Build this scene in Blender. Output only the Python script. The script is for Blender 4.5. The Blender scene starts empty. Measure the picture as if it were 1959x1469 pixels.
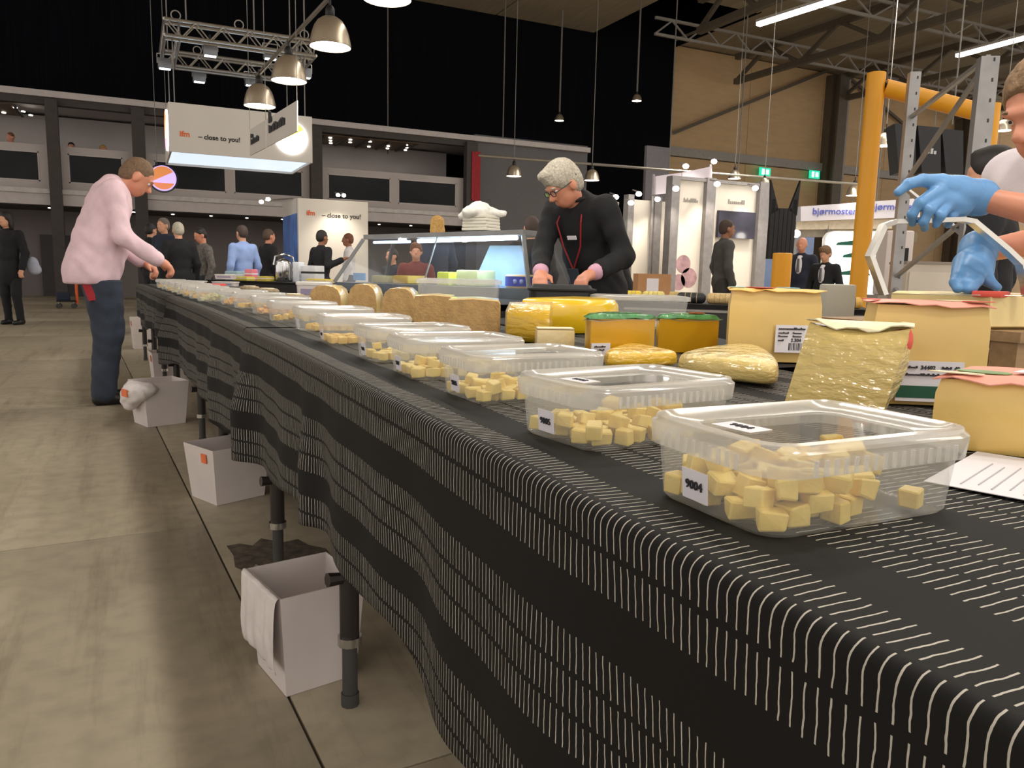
import bpy, bmesh, math, random
import numpy as np
from mathutils import Vector, Matrix
SC = bpy.context.scene
COL = SC.collection
random.seed(7)
# ------------------------------------------------------------------ camera
W, H, F = 1959.0, 1469.0, 1480.0
CAMZ = 0.97
YAW = math.atan(720 / F); PITCH = math.atan((734.5 - 522) / F); ROLL = math.radians(1.32)
def _basis():
    sy, cy, sp, cp = math.sin(YAW), math.cos(YAW), math.sin(PITCH), math.cos(PITCH)
    fw = np.array([sy * cp, cy * cp, -sp]); r0 = np.array([cy, -sy, 0.0]); u0 = np.cross(r0, fw)
    c, s = math.cos(ROLL), math.sin(ROLL)
    return r0 * c + u0 * s, u0 * c - r0 * s, fw
CR, CU, CF = _basis()
CC = np.array([0, 0, CAMZ])
cd = bpy.data.cameras.new('camera'); cam = bpy.data.objects.new('camera', cd); COL.objects.link(cam)
cd.sensor_width = 36.0; cd.lens = F * 36.0 / W; cd.clip_start = 0.02; cd.clip_end = 200
cam.matrix_world = Matrix(((CR[0], CU[0], -CF[0], CC[0]), (CR[1], CU[1], -CF[1], CC[1]), (CR[2], CU[2], -CF[2], CC[2]), (0, 0, 0, 1)))
SC.camera = cam
# ------------------------------------------------------------------ world, exposure
SC.view_settings.view_transform = 'Standard'; SC.view_settings.look = 'None'
SC.view_settings.exposure = 0.0; SC.view_settings.gamma = 1.0; SC.view_settings.use_curve_mapping = False
wd = bpy.data.worlds.new('world'); SC.world = wd; wd.use_nodes = True
wd.node_tree.nodes['Background'].inputs[0].default_value = (1.0, 0.93, 0.86, 1)
wd.node_tree.nodes['Background'].inputs[1].default_value = 1.3
LAMP_W = 64.0       # watts of one big bell pendant
STRIP_W = 500.0     # watts of one ceiling light strip in view
HALL_FILL_W = 240.0      # watts of one added overhead fill strip
# ------------------------------------------------------------------ layout helpers (surveyed sight lines -> world points)
def ray(px, py): return CF + CR * ((px - W / 2) / F) - CU * ((py - H / 2) / F)
def atz(px, py, z): d = ray(px, py); return CC + d * ((z - CAMZ) / d[2])
def aty(px, py, y): d = ray(px, py); return CC + d * (y / d[1])
def atd(px, py, dep): return CC + ray(px, py) * dep
V = lambda *a: np.array(a, float)
def lin(c):
    c = c / 255.0
    return c / 12.92 if c <= 0.04045 else ((c + 0.055) / 1.055) ** 2.4
def S(r, g, b): return (lin(r), lin(g), lin(b), 1.0)
# ------------------------------------------------------------------ materials
MATS = {}
def _nt(name):
    m = bpy.data.materials.new(name); m.use_nodes = True
    nt = m.node_tree
    return m, nt, nt.nodes['Principled BSDF']
def mat(name, col, rough=0.6, metal=0.0, var=0.12, scale=8.0, bump=0.0, bscale=None, coat=0.0, sss=0.0, spec=0.5, aniso=None):
    if name in MATS: return MATS[name]
    m, nt, p = _nt(name)
    N, L = nt.nodes, nt.links
    tc = N.new('ShaderNodeTexCoord')
    mp = N.new('ShaderNodeMapping'); L.new(tc.outputs['Object'], mp.inputs[0])
    if aniso: mp.inputs['Scale'].default_value = aniso
    nz = N.new('ShaderNodeTexNoise'); nz.inputs['Scale'].default_value = scale; nz.inputs['Detail'].default_value = 4
    L.new(mp.outputs[0], nz.inputs['Vector'])
    rp = N.new('ShaderNodeValToRGB'); L.new(nz.outputs['Fac'], rp.inputs[0])
    a = tuple(c * (1 - var) for c in col[:3]) + (1,); b = tuple(min(1, c * (1 + var)) for c in col[:3]) + (1,)
    rp.color_ramp.elements[0].color = a; rp.color_ramp.elements[0].position = 0.3
    rp.color_ramp.elements[1].color = b; rp.color_ramp.elements[1].position = 0.7
    L.new(rp.outputs[0], p.inputs['Base Color'])
    p.inputs['Roughness'].default_value = rough; p.inputs['Metallic'].default_value = metal
    p.inputs['Coat Weight'].default_value = coat; p.inputs['Coat Roughness'].default_value = 0.08
    p.inputs['Specular IOR Level'].default_value = spec
    if sss:
        p.inputs['Subsurface Weight'].default_value = sss; p.inputs['Subsurface Radius'].default_value = (0.02, 0.012, 0.006)
        p.inputs['Subsurface Scale'].default_value = 0.5
    if bump:
        n2 = N.new('ShaderNodeTexNoise'); n2.inputs['Scale'].default_value = bscale or scale * 4; n2.inputs['Detail'].default_value = 3
        L.new(mp.outputs[0], n2.inputs['Vector'])
        bp = N.new('ShaderNodeBump'); bp.inputs['Strength'].default_value = min(1.0, bump); bp.inputs['Distance'].default_value = 0.01 if bump < 0.9 else 0.03
        L.new(n2.outputs['Fac'], bp.inputs['Height'])
        if bump < 0.9: L.new(bp.outputs[0], p.inputs['Normal'])
        else:
            b2 = N.new('ShaderNodeBump'); b2.inputs['Strength'].default_value = 0.35; b2.inputs['Distance'].default_value = 0.01; L.new(n2.outputs['Fac'], b2.inputs['Height']); L.new(b2.outputs[0], p.inputs['Normal'])
        if coat: L.new(bp.outputs[0], p.inputs['Coat Normal'])
    MATS[name] = m
    return m
def emit(name, col, strength):
    if name in MATS: return MATS[name]
    m, nt, p = _nt(name)
    p.inputs['Base Color'].default_value = col
    p.inputs['Emission Color'].default_value = col; p.inputs['Emission Strength'].default_value = strength
    MATS[name] = m
    return m
def clear(name, col, fac, edge, rough=0.12, milk=0.0):
    """thin see-through plastic or glass: transparent body, a little diffuse milk, glossy skin growing at grazing angles"""
    if name in MATS: return MATS[name]
    m, nt, p = _nt(name)
    N, L = nt.nodes, nt.links
    tr = N.new('ShaderNodeBsdfTransparent'); tr.inputs[0].default_value = (0.97, 0.98, 0.98, 1)
    df = N.new('ShaderNodeBsdfDiffuse'); df.inputs[0].default_value = col
    tl = N.new('ShaderNodeBsdfTranslucent'); tl.inputs[0].default_value = col
    mx = N.new('ShaderNodeMixShader'); mx.inputs[0].default_value = 0.45; L.new(df.outputs[0], mx.inputs[1]); L.new(tl.outputs[0], mx.inputs[2])
    nz = N.new('ShaderNodeTexNoise'); nz.inputs['Scale'].default_value = 25
    tc = N.new('ShaderNodeTexCoord'); L.new(tc.outputs['Object'], nz.inputs['Vector'])
    mr = N.new('ShaderNodeMapRange'); mr.inputs[3].default_value = milk * 0.85; mr.inputs[4].default_value = min(1, milk * 1.15); L.new(nz.outputs['Fac'], mr.inputs[0])
    m1 = N.new('ShaderNodeMixShader'); L.new(mr.outputs[0], m1.inputs[0]); L.new(tr.outputs[0], m1.inputs[1]); L.new(mx.outputs[0], m1.inputs[2])
    gl = N.new('ShaderNodeBsdfGlossy'); gl.inputs[0].default_value = (1, 1, 1, 1); gl.inputs['Roughness'].default_value = rough
    lw = N.new('ShaderNodeLayerWeight'); lw.inputs[0].default_value = 0.25
    ma = N.new('ShaderNodeMath'); ma.operation = 'MULTIPLY_ADD'; ma.inputs[1].default_value = edge; ma.inputs[2].default_value = fac
    L.new(lw.outputs['Facing'], ma.inputs[0])
    m2 = N.new('ShaderNodeMixShader'); L.new(ma.outputs[0], m2.inputs[0]); L.new(m1.outputs[0], m2.inputs[1]); L.new(gl.outputs[0], m2.inputs[2])
    L.new(m2.outputs[0], N['Material Output'].inputs[0])
    MATS[name] = m
    return m
# ------------------------------------------------------------------ objects
ORG = {}
def thing(name, label, cat, loc=(0, 0, 0), group=None, rz=0.0):
    o = bpy.data.objects.new(name, None); COL.objects.link(o); o.empty_display_size = 0.1
    o.location = tuple(float(v) for v in loc); o.rotation_euler = (0, 0, rz)
    o['label'] = label; o['category'] = cat
    if group: o['group'] = group
    ORG[o.name] = (np.array(loc, float), rz)
    return o
def tag(o, label, cat, group=None, kind=None):
    if label: o['label'] = label
    if cat: o['category'] = cat
    if group: o['group'] = group
    if kind: o['kind'] = kind
    return o
def link_mesh(name, me, m, parent=None, local=False, smooth=True, angle=38):
    """mesh given in world space; when it has a parent it is moved into the parent's space (unless local)"""
    o = bpy.data.objects.new(name, me); COL.objects.link(o)
    me.materials.clear(); me.materials.append(m)
    if smooth and len(me.polygons):
        me.polygons.foreach_set('use_smooth', [True] * len(me.polygons))
        try: me.set_sharp_from_angle(angle=math.radians(angle))
        except Exception: pass
    if parent is not None:
        org, rz = ORG.get(parent.name, (V(0, 0, 0), 0.0))
        if not local: me.transform(Matrix.Rotation(-rz, 4, 'Z') @ Matrix.Translation(-Vector(org)))
        o.parent = parent; ORG[o.name] = (org, rz)
    else:
        ORG[o.name] = (V(0, 0, 0), 0.0)
        if not local and len(me.vertices):
            co = np.empty(len(me.vertices) * 3); me.vertices.foreach_get('co', co); co = co.reshape(-1, 3)
            b = np.array([(co[:, 0].min() + co[:, 0].max()) / 2, (co[:, 1].min() + co[:, 1].max()) / 2, co[:, 2].min()])
            me.transform(Matrix.Translation(-Vector(b))); o.location = b; ORG[o.name] = (b, 0.0)
    return o
def copy_tree(o, parent=None):
    c = o.copy(); COL.objects.link(c)
    if parent is not None: c.parent = parent
    for ch in o.children: copy_tree(ch, c)
    return c
class MB:
    """collects simple shapes into ONE mesh"""
    def __init__(self): self.v = []; self.f = []; self.uv = None
    def add(self, vs, fs):
        n = len(self.v); self.v += [tuple(float(q) for q in x) for x in vs]; self.f += [tuple(i + n for i in f) for f in fs]; return self
    def box(self, c, s, rz=0.0, M=None, bev=0.0):
        bm = bmesh.new(); bmesh.ops.create_cube(bm, size=1.0)
        bmesh.ops.scale(bm, vec=Vector(s), verts=bm.verts)
        if bev: bmesh.ops.bevel(bm, geom=bm.edges[:], offset=bev, segments=2, affect='EDGES', profile=0.6)
        T = Matrix.Translation(Vector(c)) @ (M.to_4x4() if M is not None else Matrix.Rotation(rz, 4, 'Z'))
        bm.transform(T); bm.verts.index_update()
        self.add([v.co for v in bm.verts], [[v.index for v in f.verts] for f in bm.faces]); bm.free(); return self
    def bb(self, x0, x1, y0, y1, z0, z1, bev=0.0):
        return self.box(((x0 + x1) / 2, (y0 + y1) / 2, (z0 + z1) / 2), (abs(x1 - x0), abs(y1 - y0), abs(z1 - z0)), bev=bev)
    def loft(self, rings, cap0=True, cap1=True, closed=True):
        n = len(rings[0]); vs = [p for r in rings for p in r]; fs = []
        for k in range(len(rings) - 1):
            for i in range(n if closed else n - 1):
                j = (i + 1) % n; fs.append((k * n + i, k * n + j, (k + 1) * n + j, (k + 1) * n + i))
        if cap0: fs.append(tuple(reversed(range(n))))
        if cap1: fs.append(tuple((len(rings) - 1) * n + i for i in range(n)))
        return self.add(vs, fs)
    def tube(self, pts, r, n=10, cap=True):
        pts = [np.array(p, float) for p in pts]; rr = r if hasattr(r, '__len__') else [r] * len(pts)
        rings = []; ref = None
        for i, p in enumerate(pts):
            t = (pts[min(i + 1, len(pts) - 1)] - pts[max(i - 1, 0)]); t = t / (np.linalg.norm(t) + 1e-12)
            if ref is None: ref = V(0, 0, 1) if abs(t[2]) < 0.9 else V(1, 0, 0)
            a = np.cross(t, ref); a /= np.linalg.norm(a) + 1e-12; b = np.cross(a, t); ref = b
            rings.append([p + (a * math.cos(q) + b * math.sin(q)) * rr[i] for q in [2 * math.pi * k / n for k in range(n)]])
        return self.loft(rings, cap, cap)
    def bar(self, p, q, w, h):
        """rectangular bar between two points"""
        p, q = np.array(p, float), np.array(q, float); t = q - p; t /= np.linalg.norm(t)
        ref = V(0, 0, 1) if abs(t[2]) < 0.95 else V(0, 1, 0)
        a = np.cross(t, ref); a /= np.linalg.norm(a); b = np.cross(a, t)
        r = lambda o: [o + a * sx * w / 2 + b * sy * h / 2 for sx, sy in ((-1, -1), (1, -1), (1, 1), (-1, 1))]
        return self.loft([r(p), r(q)])
    def lathe(self, prof, c, n=24, cap0=False, cap1=False):
        rings = [[(c[0] + r * math.cos(2 * math.pi * k / n), c[1] + r * math.sin(2 * math.pi * k / n), c[2] + z) for k in range(n)] for r, z in prof]
        return self.loft(rings, cap0, cap1)
    def ball(self, c, r, n=12, m=8, M=None):
        r = r if hasattr(r, '__len__') else (r, r, r); rings = []
        for k in range(1, m):
            a = math.pi * k / m; ring = []
            for i in range(n):
                q = Vector((r[0] * math.sin(a) * math.cos(2 * math.pi * i / n), r[1] * math.sin(a) * math.sin(2 * math.pi * i / n), -r[2] * math.cos(a)))
                if M is not None: q = M @ q
                ring.append((c[0] + q.x, c[1] + q.y, c[2] + q.z))
            rings.append(ring)
        return self.loft(rings)
    def poly(self, pts): return self.add(pts, [tuple(range(len(pts)))])
    def slab(self, pts, th):
        """thick plate from a planar polygon, grown along its normal by th"""
        p = [np.array(q, float) for q in pts]; n = np.cross(p[1] - p[0], p[2] - p[0]); n = n / np.linalg.norm(n) * th
        return self.loft([p, [q + n for q in p]])
    def mesh(self, name):
        me = bpy.data.meshes.new(name); me.from_pydata(self.v, [], self.f); me.update()
        bm = bmesh.new(); bm.from_mesh(me); bmesh.ops.recalc_face_normals(bm, faces=bm.faces[:]); bm.to_mesh(me); bm.free()
        return me
    def build(self, name, m, parent=None, local=False, smooth=True, angle=38):
        return link_mesh(name, self.mesh(name), m, parent, local, smooth, angle)
def struct(name, mb, m, label=None, parent=None):
    o = mb.build(name, m, parent)
    if parent is None: o['kind'] = 'structure'
    if label: o['label'] = label
    return o
def rrect(w, d, r, n=5, cx=0.0, cy=0.0):
    pts = []
    for sx, sy, a0 in ((1, 1, 0), (-1, 1, 90), (-1, -1, 180), (1, -1, 270)):
        for k in range(n + 1):
            a = math.radians(a0 + 90 * k / n)
            pts.append((cx + sx * (w / 2 - r) + r * math.cos(a), cy + sy * (d / 2 - r) + r * math.sin(a)))
    return pts
def text(name, s, size, M, m, parent, align='CENTER', bold=0.0):
    """flat lettering; M maps the text plane (x right, y up) to the world"""
    cu = bpy.data.curves.new(name, 'FONT'); cu.body = s; cu.size = size; cu.align_x = align; cu.align_y = 'CENTER'; cu.resolution_u = 3
    cu.offset = bold; cu.extrude = 0.0006
    t = bpy.data.objects.new(name, cu); COL.objects.link(t)
    dg = bpy.context.evaluated_depsgraph_get(); me = bpy.data.meshes.new_from_object(t.evaluated_get(dg))
    bpy.data.objects.remove(t); me.transform(M); me.name = name
    return link_mesh(name, me, m, parent, smooth=False)
def scribble(parent, M, w, h, n, m, seed=0):
    """print too far away to read: a run of small upright strokes on the text plane"""
    r = random.Random(seed); x = -w / 2; st = w / n
    for k in range(n):
        hh = h * r.choice((0.6, 0.6, 1.0)); q = [M @ Vector(c) for c in ((x, -h * 0.3, 0), (x + st * 0.72, -h * 0.3, 0), (x + st * 0.72, -h * 0.3 + hh, 0), (x, -h * 0.3 + hh, 0))]
        MB().slab(q, 0.002).build('print_mark', m, parent); x += st
def frame(o, x, y):
    """matrix with origin o, x axis and (approximate) y axis"""
    x = Vector(x).normalized(); y = Vector(y); z = x.cross(y).normalized(); y = z.cross(x)
    return Matrix(((x.x, y.x, z.x, o[0]), (x.y, y.y, z.y, o[1]), (x.z, y.z, z.z, o[2]), (0, 0, 0, 1)))
# ------------------------------------------------------------------ smooth organic shapes (distance fields -> surface nets)
def prim_d(P, q):
    if q[0] == 'c':
        a, b, ra, rb = q[1:5]; a = np.array(a, float); b = np.array(b, float); ba = b - a
        h = np.clip(((P - a) @ ba) / (ba @ ba + 1e-12), 0, 1)
        return np.linalg.norm(P - a - h[..., None] * ba, axis=-1) - (ra + (rb - ra) * h)
    c, r, Rm = q[1:4]; p = (P - np.array(c, float))
    if Rm is not None: p = p @ Rm          # columns of Rm are the local axes
    r = np.array(r, float); k0 = np.linalg.norm(p / r, axis=-1); k1 = np.linalg.norm(p / (r * r), axis=-1)
    return k0 * (k0 - 1) / np.maximum(k1, 1e-9)
def prim_bb(q):
    if q[0] == 'c':
        a, b, ra, rb = q[1:5]; a, b = np.array(a, float), np.array(b, float)
        return np.minimum(a - ra, b - rb), np.maximum(a + ra, b + rb)
    c = np.array(q[1], float); r = max(q[2]); return c - r, c + r
def sdf_mesh(name, prims, vox, k=0.03, cuts=(), subs=(), wrinkle=None, pad=0.02):
    los, his = zip(*[prim_bb(q) for q in prims]); lo = np.min(los, 0) - pad; hi = np.max(his, 0) + pad
    for pt, nrm in cuts:      # tighten the box for axis-aligned cuts
        for ax in range(3):
            if nrm[ax] > 0.99: hi[ax] = min(hi[ax], pt[ax] + 2 * vox)
            if nrm[ax] < -0.99: lo[ax] = max(lo[ax], pt[ax] - 2 * vox)
    n = np.maximum(4, np.ceil((hi - lo) / vox).astype(int) + 1)
    ax = [lo[i] + vox * np.arange(n[i]) for i in range(3)]
    P = np.stack(np.meshgrid(*ax, indexing='ij'), -1)
    D = np.full(P.shape[:3], 1e3)
    for q in prims:           # evaluate each piece only near its own box
        l, h = prim_bb(q); l = l - 4 * k - 3 * vox; h = h + 4 * k + 3 * vox
        i0 = np.clip(((l - lo) / vox).astype(int), 0, n); i1 = np.clip(((h - lo) / vox).astype(int) + 2, 0, n)
        sl = tuple(slice(i0[i], i1[i]) for i in range(3)); d = prim_d(P[sl], q); e = D[sl]
        if k > 0:
            t = np.clip(0.5 + 0.5 * (d - e) / k, 0, 1); D[sl] = d * (1 - t) + e * t - k * t * (1 - t)
        else: D[sl] = np.minimum(d, e)
    for q in subs: D = np.maximum(D, -prim_d(P, q))
    if wrinkle:
        a, s = wrinkle
        D = D + a * np.sin(P[..., 2] * s + 3 * np.sin(P[..., 0] * s * 0.6)) * np.sin(P[..., 0] * s * 0.7 + P[..., 1] * s * 0.8 + P[..., 2] * s * 0.5)
    for pt, nrm in cuts: D = np.maximum(D, (P - np.array(pt, float)) @ (np.array(nrm, float) / np.linalg.norm(nrm)))
    s = D < 0
    c8 = [(i, j, l) for i in (0, 1) for j in (0, 1) for l in (0, 1)]
    m = tuple(x - 1 for x in n)
    def cor(A, o): return A[o[0]:o[0] + m[0], o[1]:o[1] + m[1], o[2]:o[2] + m[2]]
    cnt = sum(cor(s, o).astype(np.int8) for o in c8); act = (cnt > 0) & (cnt < 8)
    idx = -np.ones(m, int); idx[act] = np.arange(act.sum()); cells = np.argwhere(act)
    pos = np.zeros((len(cells), 3)); wt = np.zeros(len(cells))
    for o in c8:
        for a in range(3):
            if o[a] == 0:
                o2 = list(o); o2[a] = 1
                d0 = cor(D, o)[act]; d1 = cor(D, tuple(o2))[act]; cr = (d0 < 0) != (d1 < 0)
                t = np.where(cr, d0 / np.where(cr, d0 - d1, 1), 0); q = np.tile(np.array(o, float), (len(cells), 1)); q[:, a] += t
                pos += q * cr[:, None]; wt += cr
    vs = lo + (cells + pos / np.maximum(wt, 1)[:, None]) * vox
    fs = []
    for a in range(3):
        b, c = (a + 1) % 3, (a + 2) % 3
        sl0 = [slice(None)] * 3; sl1 = [slice(None)] * 3; sl0[a] = slice(0, n[a] - 1); sl1[a] = slice(1, n[a])
        e = s[tuple(sl0)] != s[tuple(sl1)]; E = np.argwhere(e)
        E = E[(E[:, b] > 0) & (E[:, c] > 0) & (E[:, b] < n[b] - 1) & (E[:, c] < n[c] - 1)]
        if not len(E): continue
        def cell(db, dc): q = E.copy(); q[:, b] -= db; q[:, c] -= dc; return idx[q[:, 0], q[:, 1], q[:, 2]]
        Q = np.stack([cell(1, 1), cell(0, 1), cell(0, 0), cell(1, 0)], 1)
        flip = ~s[E[:, 0], E[:, 1], E[:, 2]]; Q[flip] = Q[flip][:, ::-1]
        fs.append(Q[(Q >= 0).all(1)])
    me = bpy.data.meshes.new(name); me.from_pydata(vs.tolist(), [], np.concatenate(fs).tolist() if fs else []); me.update()
    return me
def organic(name, prims, vox, m, parent=None, **kw):
    return link_mesh(name, sdf_mesh(name, prims, vox, **kw), m, parent, smooth=True, angle=80)
# =================================================================== materials used by the setting
def floor_mat():
    m, nt, p = _nt('concrete_floor'); N, L = nt.nodes, nt.links
    g = N.new('ShaderNodeNewGeometry')
    n1 = N.new('ShaderNodeTexNoise'); n1.inputs['Scale'].default_value = 0.8; n1.inputs['Detail'].default_value = 6; L.new(g.outputs['Position'], n1.inputs['Vector'])
    n2 = N.new('ShaderNodeTexNoise'); n2.inputs['Scale'].default_value = 14; n2.inputs['Detail'].default_value = 6; L.new(g.outputs['Position'], n2.inputs['Vector'])
    mp = N.new('ShaderNodeMapping'); mp.inputs['Scale'].default_value = (6, 0.5, 1); mp.inputs['Rotation'].default_value = (0, 0, 0.06); L.new(g.outputs['Position'], mp.inputs[0])
    n3 = N.new('ShaderNodeTexNoise'); n3.inputs['Scale'].default_value = 1.2; n3.inputs['Detail'].default_value = 8; n3.inputs['Roughness'].default_value = 0.7; L.new(mp.outputs[0], n3.inputs['Vector'])
    r1 = N.new('ShaderNodeValToRGB'); L.new(n1.outputs['Fac'], r1.inputs[0])
    r1.color_ramp.elements[0].color = S(158, 147, 126); r1.color_ramp.elements[0].position = 0.35
    r1.color_ramp.elements[1].color = S(180, 169, 147); r1.color_ramp.elements[1].position = 0.7
    r2 = N.new('ShaderNodeValToRGB'); L.new(n2.outputs['Fac'], r2.inputs[0])
    r2.color_ramp.elements[0].color = (0.82, 0.82, 0.82, 1); r2.color_ramp.elements[1].color = (1, 1, 1, 1); r2.color_ramp.elements[0].position = 0.3; r2.color_ramp.elements[1].position = 0.6
    r3 = N.new('ShaderNodeValToRGB'); L.new(n3.outputs['Fac'], r3.inputs[0])
    r3.color_ramp.elements[0].color = (0.72, 0.70, 0.68, 1); r3.color_ramp.elements[1].color = (1, 1, 1, 1); r3.color_ramp.elements[0].position = 0.32; r3.color_ramp.elements[1].position = 0.48
    a = N.new('ShaderNodeMix'); a.data_type = 'RGBA'; a.blend_type = 'MULTIPLY'; a.inputs[0].default_value = 1
    L.new(r1.outputs[0], a.inputs[6]); L.new(r2.outputs[0], a.inputs[7])
    b = N.new('ShaderNodeMix'); b.data_type = 'RGBA'; b.blend_type = 'MULTIPLY'; b.inputs[0].default_value = 1
    L.new(a.outputs[2], b.inputs[6]); L.new(r3.outputs[0], b.inputs[7]); L.new(b.outputs[2], p.inputs['Base Color'])
    p.inputs['Roughness'].default_value = 0.5
    bp = N.new('ShaderNodeBump'); bp.inputs['Strength'].default_value = 0.08; L.new(n2.outputs['Fac'], bp.inputs['Height']); L.new(bp.outputs[0], p.inputs['Normal'])
    return m
CONC = floor_mat()
GROUT = mat('floor_joint', S(78, 72, 63), 0.9)
BLACKCURT = mat('black_curtain', S(15, 15, 20), 0.95, var=0.25, scale=3, aniso=(6, 6, 0.1), spec=0.05)
BEIGE = mat('beige_cladding', S(196, 164, 122), 0.75, var=0.06, scale=1.5, aniso=(1, 1, 4))
STEELG = mat('grey_painted_steel', S(150, 144, 136), 0.5, var=0.08)
DKSTEEL = mat('dark_brown_steel', S(92, 82, 68), 0.6, var=0.1)
CEILM = mat('ceiling_sheet', S(152, 138, 114), 0.8, var=0.12, scale=2, aniso=(4, 0.3, 1))
MEZW = mat('mezzanine_grey_plaster', S(178, 170, 167), 0.8, var=0.05, scale=1)
MEZB = mat('mezzanine_light_band', S(186, 178, 176), 0.6, var=0.05)
MEZD = mat('mezzanine_dark_frame', S(62, 56, 54), 0.7)
LOWW = mat('lower_wall_mauve_grey', S(112, 104, 102), 0.8, var=0.05, scale=1)
DKDOOR = mat('dark_door', S(48, 43, 43), 0.6)
PANE = mat('dark_window_pane', S(20, 23, 24), 0.15, var=0.3, scale=2, spec=0.12)
BROWNC = mat('brown_slatted_ceiling', S(96, 72, 46), 0.6, var=0.15, scale=3)
DOWNL = emit('downlight', (1.0, 0.93, 0.8, 1), 9)
# =================================================================== floor
AX = V(-0.0587, 1, 0); AX /= np.linalg.norm(AX); BX = V(AX[1], -AX[0], 0); O0 = V(0.294, 1.408, 0)
floor = struct('floor', MB().bb(-14, 46, -5, 29, -0.06, -0.012), GROUT, 'concrete hall floor poured in large slabs')
base_slab = None
SL = 3.0
for i in range(-4, 9):
    for j in range(-2, 10):
        off = 0.05 if i >= 0 else -1.25
        c = O0 + BX * ((i + 0.5) * SL) + AX * ((j + 0.5) * SL - 0.12 + off)
        if c[1] > 29 or c[0] < -9 or c[0] > 26: continue
        if base_slab is None:
            mb = MB().box((0, 0, -0.008), (SL - 0.007, SL - 0.007, 0.016), bev=0.002)
            base_slab = mb.build('floor_slab', CONC, floor, local=True); s = base_slab
        else:
            s = base_slab.copy(); COL.objects.link(s); s.parent = floor
        fo = ORG[floor.name][0]
        s.location = (c[0] - fo[0], c[1] - fo[1], 0 - fo[2]); s.rotation_euler = (0, 0, math.atan2(AX[1], AX[0]) - math.pi / 2)
pr_ = random.Random(5); pp = [atz(x + pr_.uniform(-6, 6), y + pr_.uniform(-4, 4), 0.0015) for x, y in ((432, 1042), (455, 1036), (480, 1040), (505, 1030), (535, 1036), (565, 1034), (590, 1044), (622, 1048), (640, 1066), (622, 1080), (600, 1076), (575, 1090), (545, 1080), (520, 1088), (492, 1080), (470, 1094), (452, 1080), (446, 1060))]
MB().slab(pp, 0.0015).build('bitumen_patch', mat('bitumen_patch', S(88, 79, 68), 0.8, var=0.5, scale=30), floor)
# =================================================================== hall walls and ceiling
struct('wall_back', MB().bb(-14, 20.3, 27.2, 27.4, 0, 13.5), BLACKCURT, 'black curtained back wall of the hall')
wr = struct('wall_right', MB().bb(20.3, 48, 27.6, 27.8, 0, 10.5), mat('wall_joint', S(70, 58, 44), 0.9), 'beige clad end wall of the hall with steel columns')
for x0 in np.arange(20.32, 47, 4.4):
    for z0, z1 in ((0, 6.0), (6.4, 10.45)):
        MB().bb(x0, x0 + 4.38, 27.53, 27.6, z0, z1).build('cladding_panel', BEIGE, wr)
MB().bb(20.35, 46, 27.35, 27.55, 6.02, 6.38).build('wall_rail', STEELG, wr)
for x0 in (29.2, 38.5):
    MB().bb(x0, x0 + 0.55, 27.1, 27.5, 0, 10.3).bb(x0 + 0.2, x0 + 0.35, 26.75, 27.1, 0, 10.3).bb(x0, x0 + 0.55, 26.65, 26.75, 0, 10.3).build('steel_column', DKSTEEL, wr)
    MB().bb(x0 + 0.55, x0 + 1.1, 27.05, 27.5, 0, 10.2).build('steel_column', STEELG, wr)
MB().bar((20.5, 27.3, 6.9), (29.3, 27.3, 10.6), 0.12, 0.12).build('wall_brace', DKSTEEL, wr)
MB().bar((30.3, 27.3, 10.4), (38.5, 27.3, 6.9), 0.12, 0.12).build('wall_brace', DKSTEEL, wr)
ce = struct('ceiling', MB().bb(-14, 16.4, -5, 27.2, 10.3, 10.4).bb(16.4, 20.3, -5, 22.5, 10.3, 10.4).bb(20.3, 48, -5, 27.6, 10.5, 10.6), CEILM, 'brown corrugated hall ceiling above steel trusses')
struct('ceiling_recess', MB().bb(16.3, 20.4, 22.4, 27.3, 13.4, 13.5).bb(16.3, 16.38, 22.4, 27.3, 10.3, 13.4).bb(20.32, 20.4, 22.4, 27.3, 10.3, 13.4).bb(16.3, 20.4, 22.4, 22.48, 10.42, 13.4), BLACKCURT)
for k, (x0, x1) in enumerate(((8, 12.2), (12.25, 16.38))):
    MB().bb(x0, x1, 22, 27.15, 10.24, 10.3).build('ceiling_panel', CEILM, ce)
def truss(name, label, a, b, hgt, n, r, m, grp, par=None):
    a, b = np.array(a, float), np.array(b, float)
    t = thing(name, label, 'truss', a, grp); up = V(0, 0, hgt)
    MB().bar(a, b, r, r).build('bottom_chord', m, t); MB().bar(a + up, b + up, r, r).build('top_chord', m, t)
    for k in range(n):
        p = a + (b - a) * k / n; q = a + (b - a) * (k + 1) / n
        MB().bar(p + (up if k % 2 else 0), q + (0 if k % 2 else up), r * 0.6, r * 0.6).build('web_bar', m, t)
    return t
TR = 'steel roof trusses under the hall ceiling'
for i, (x, lb) in enumerate(((17.6, 'dark steel roof truss running beside the ceiling recess'), (23.4, 'dark steel roof truss running above the beige wall panels'), (29.7, 'dark steel roof truss meeting the big grey wall column'), (37.5, 'dark steel roof truss beyond the yellow gate posts'))):
    truss('roof_truss', lb, (x, 5.5, 9.25), (x, 27.0 if x > 20 else 22.3, 9.25), 1.0, 12, 0.22, DKSTEEL, TR)
for i, (y, lb) in enumerate(((24.0, 'slim grey lattice purlin closest to the beige wall'), (19.0, 'slim grey lattice purlin second from the beige wall'), (14.5, 'slim grey lattice purlin third from the beige wall'), (10.5, 'slim grey lattice purlin farthest from the beige wall'))):
    truss('lattice_purlin', lb, (17.0 if y > 22 else 8.0, y, 9.5), (42, y, 9.5), 0.55, 34, 0.09, STEELG, 'lattice purlins across the hall ceiling')
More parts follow.
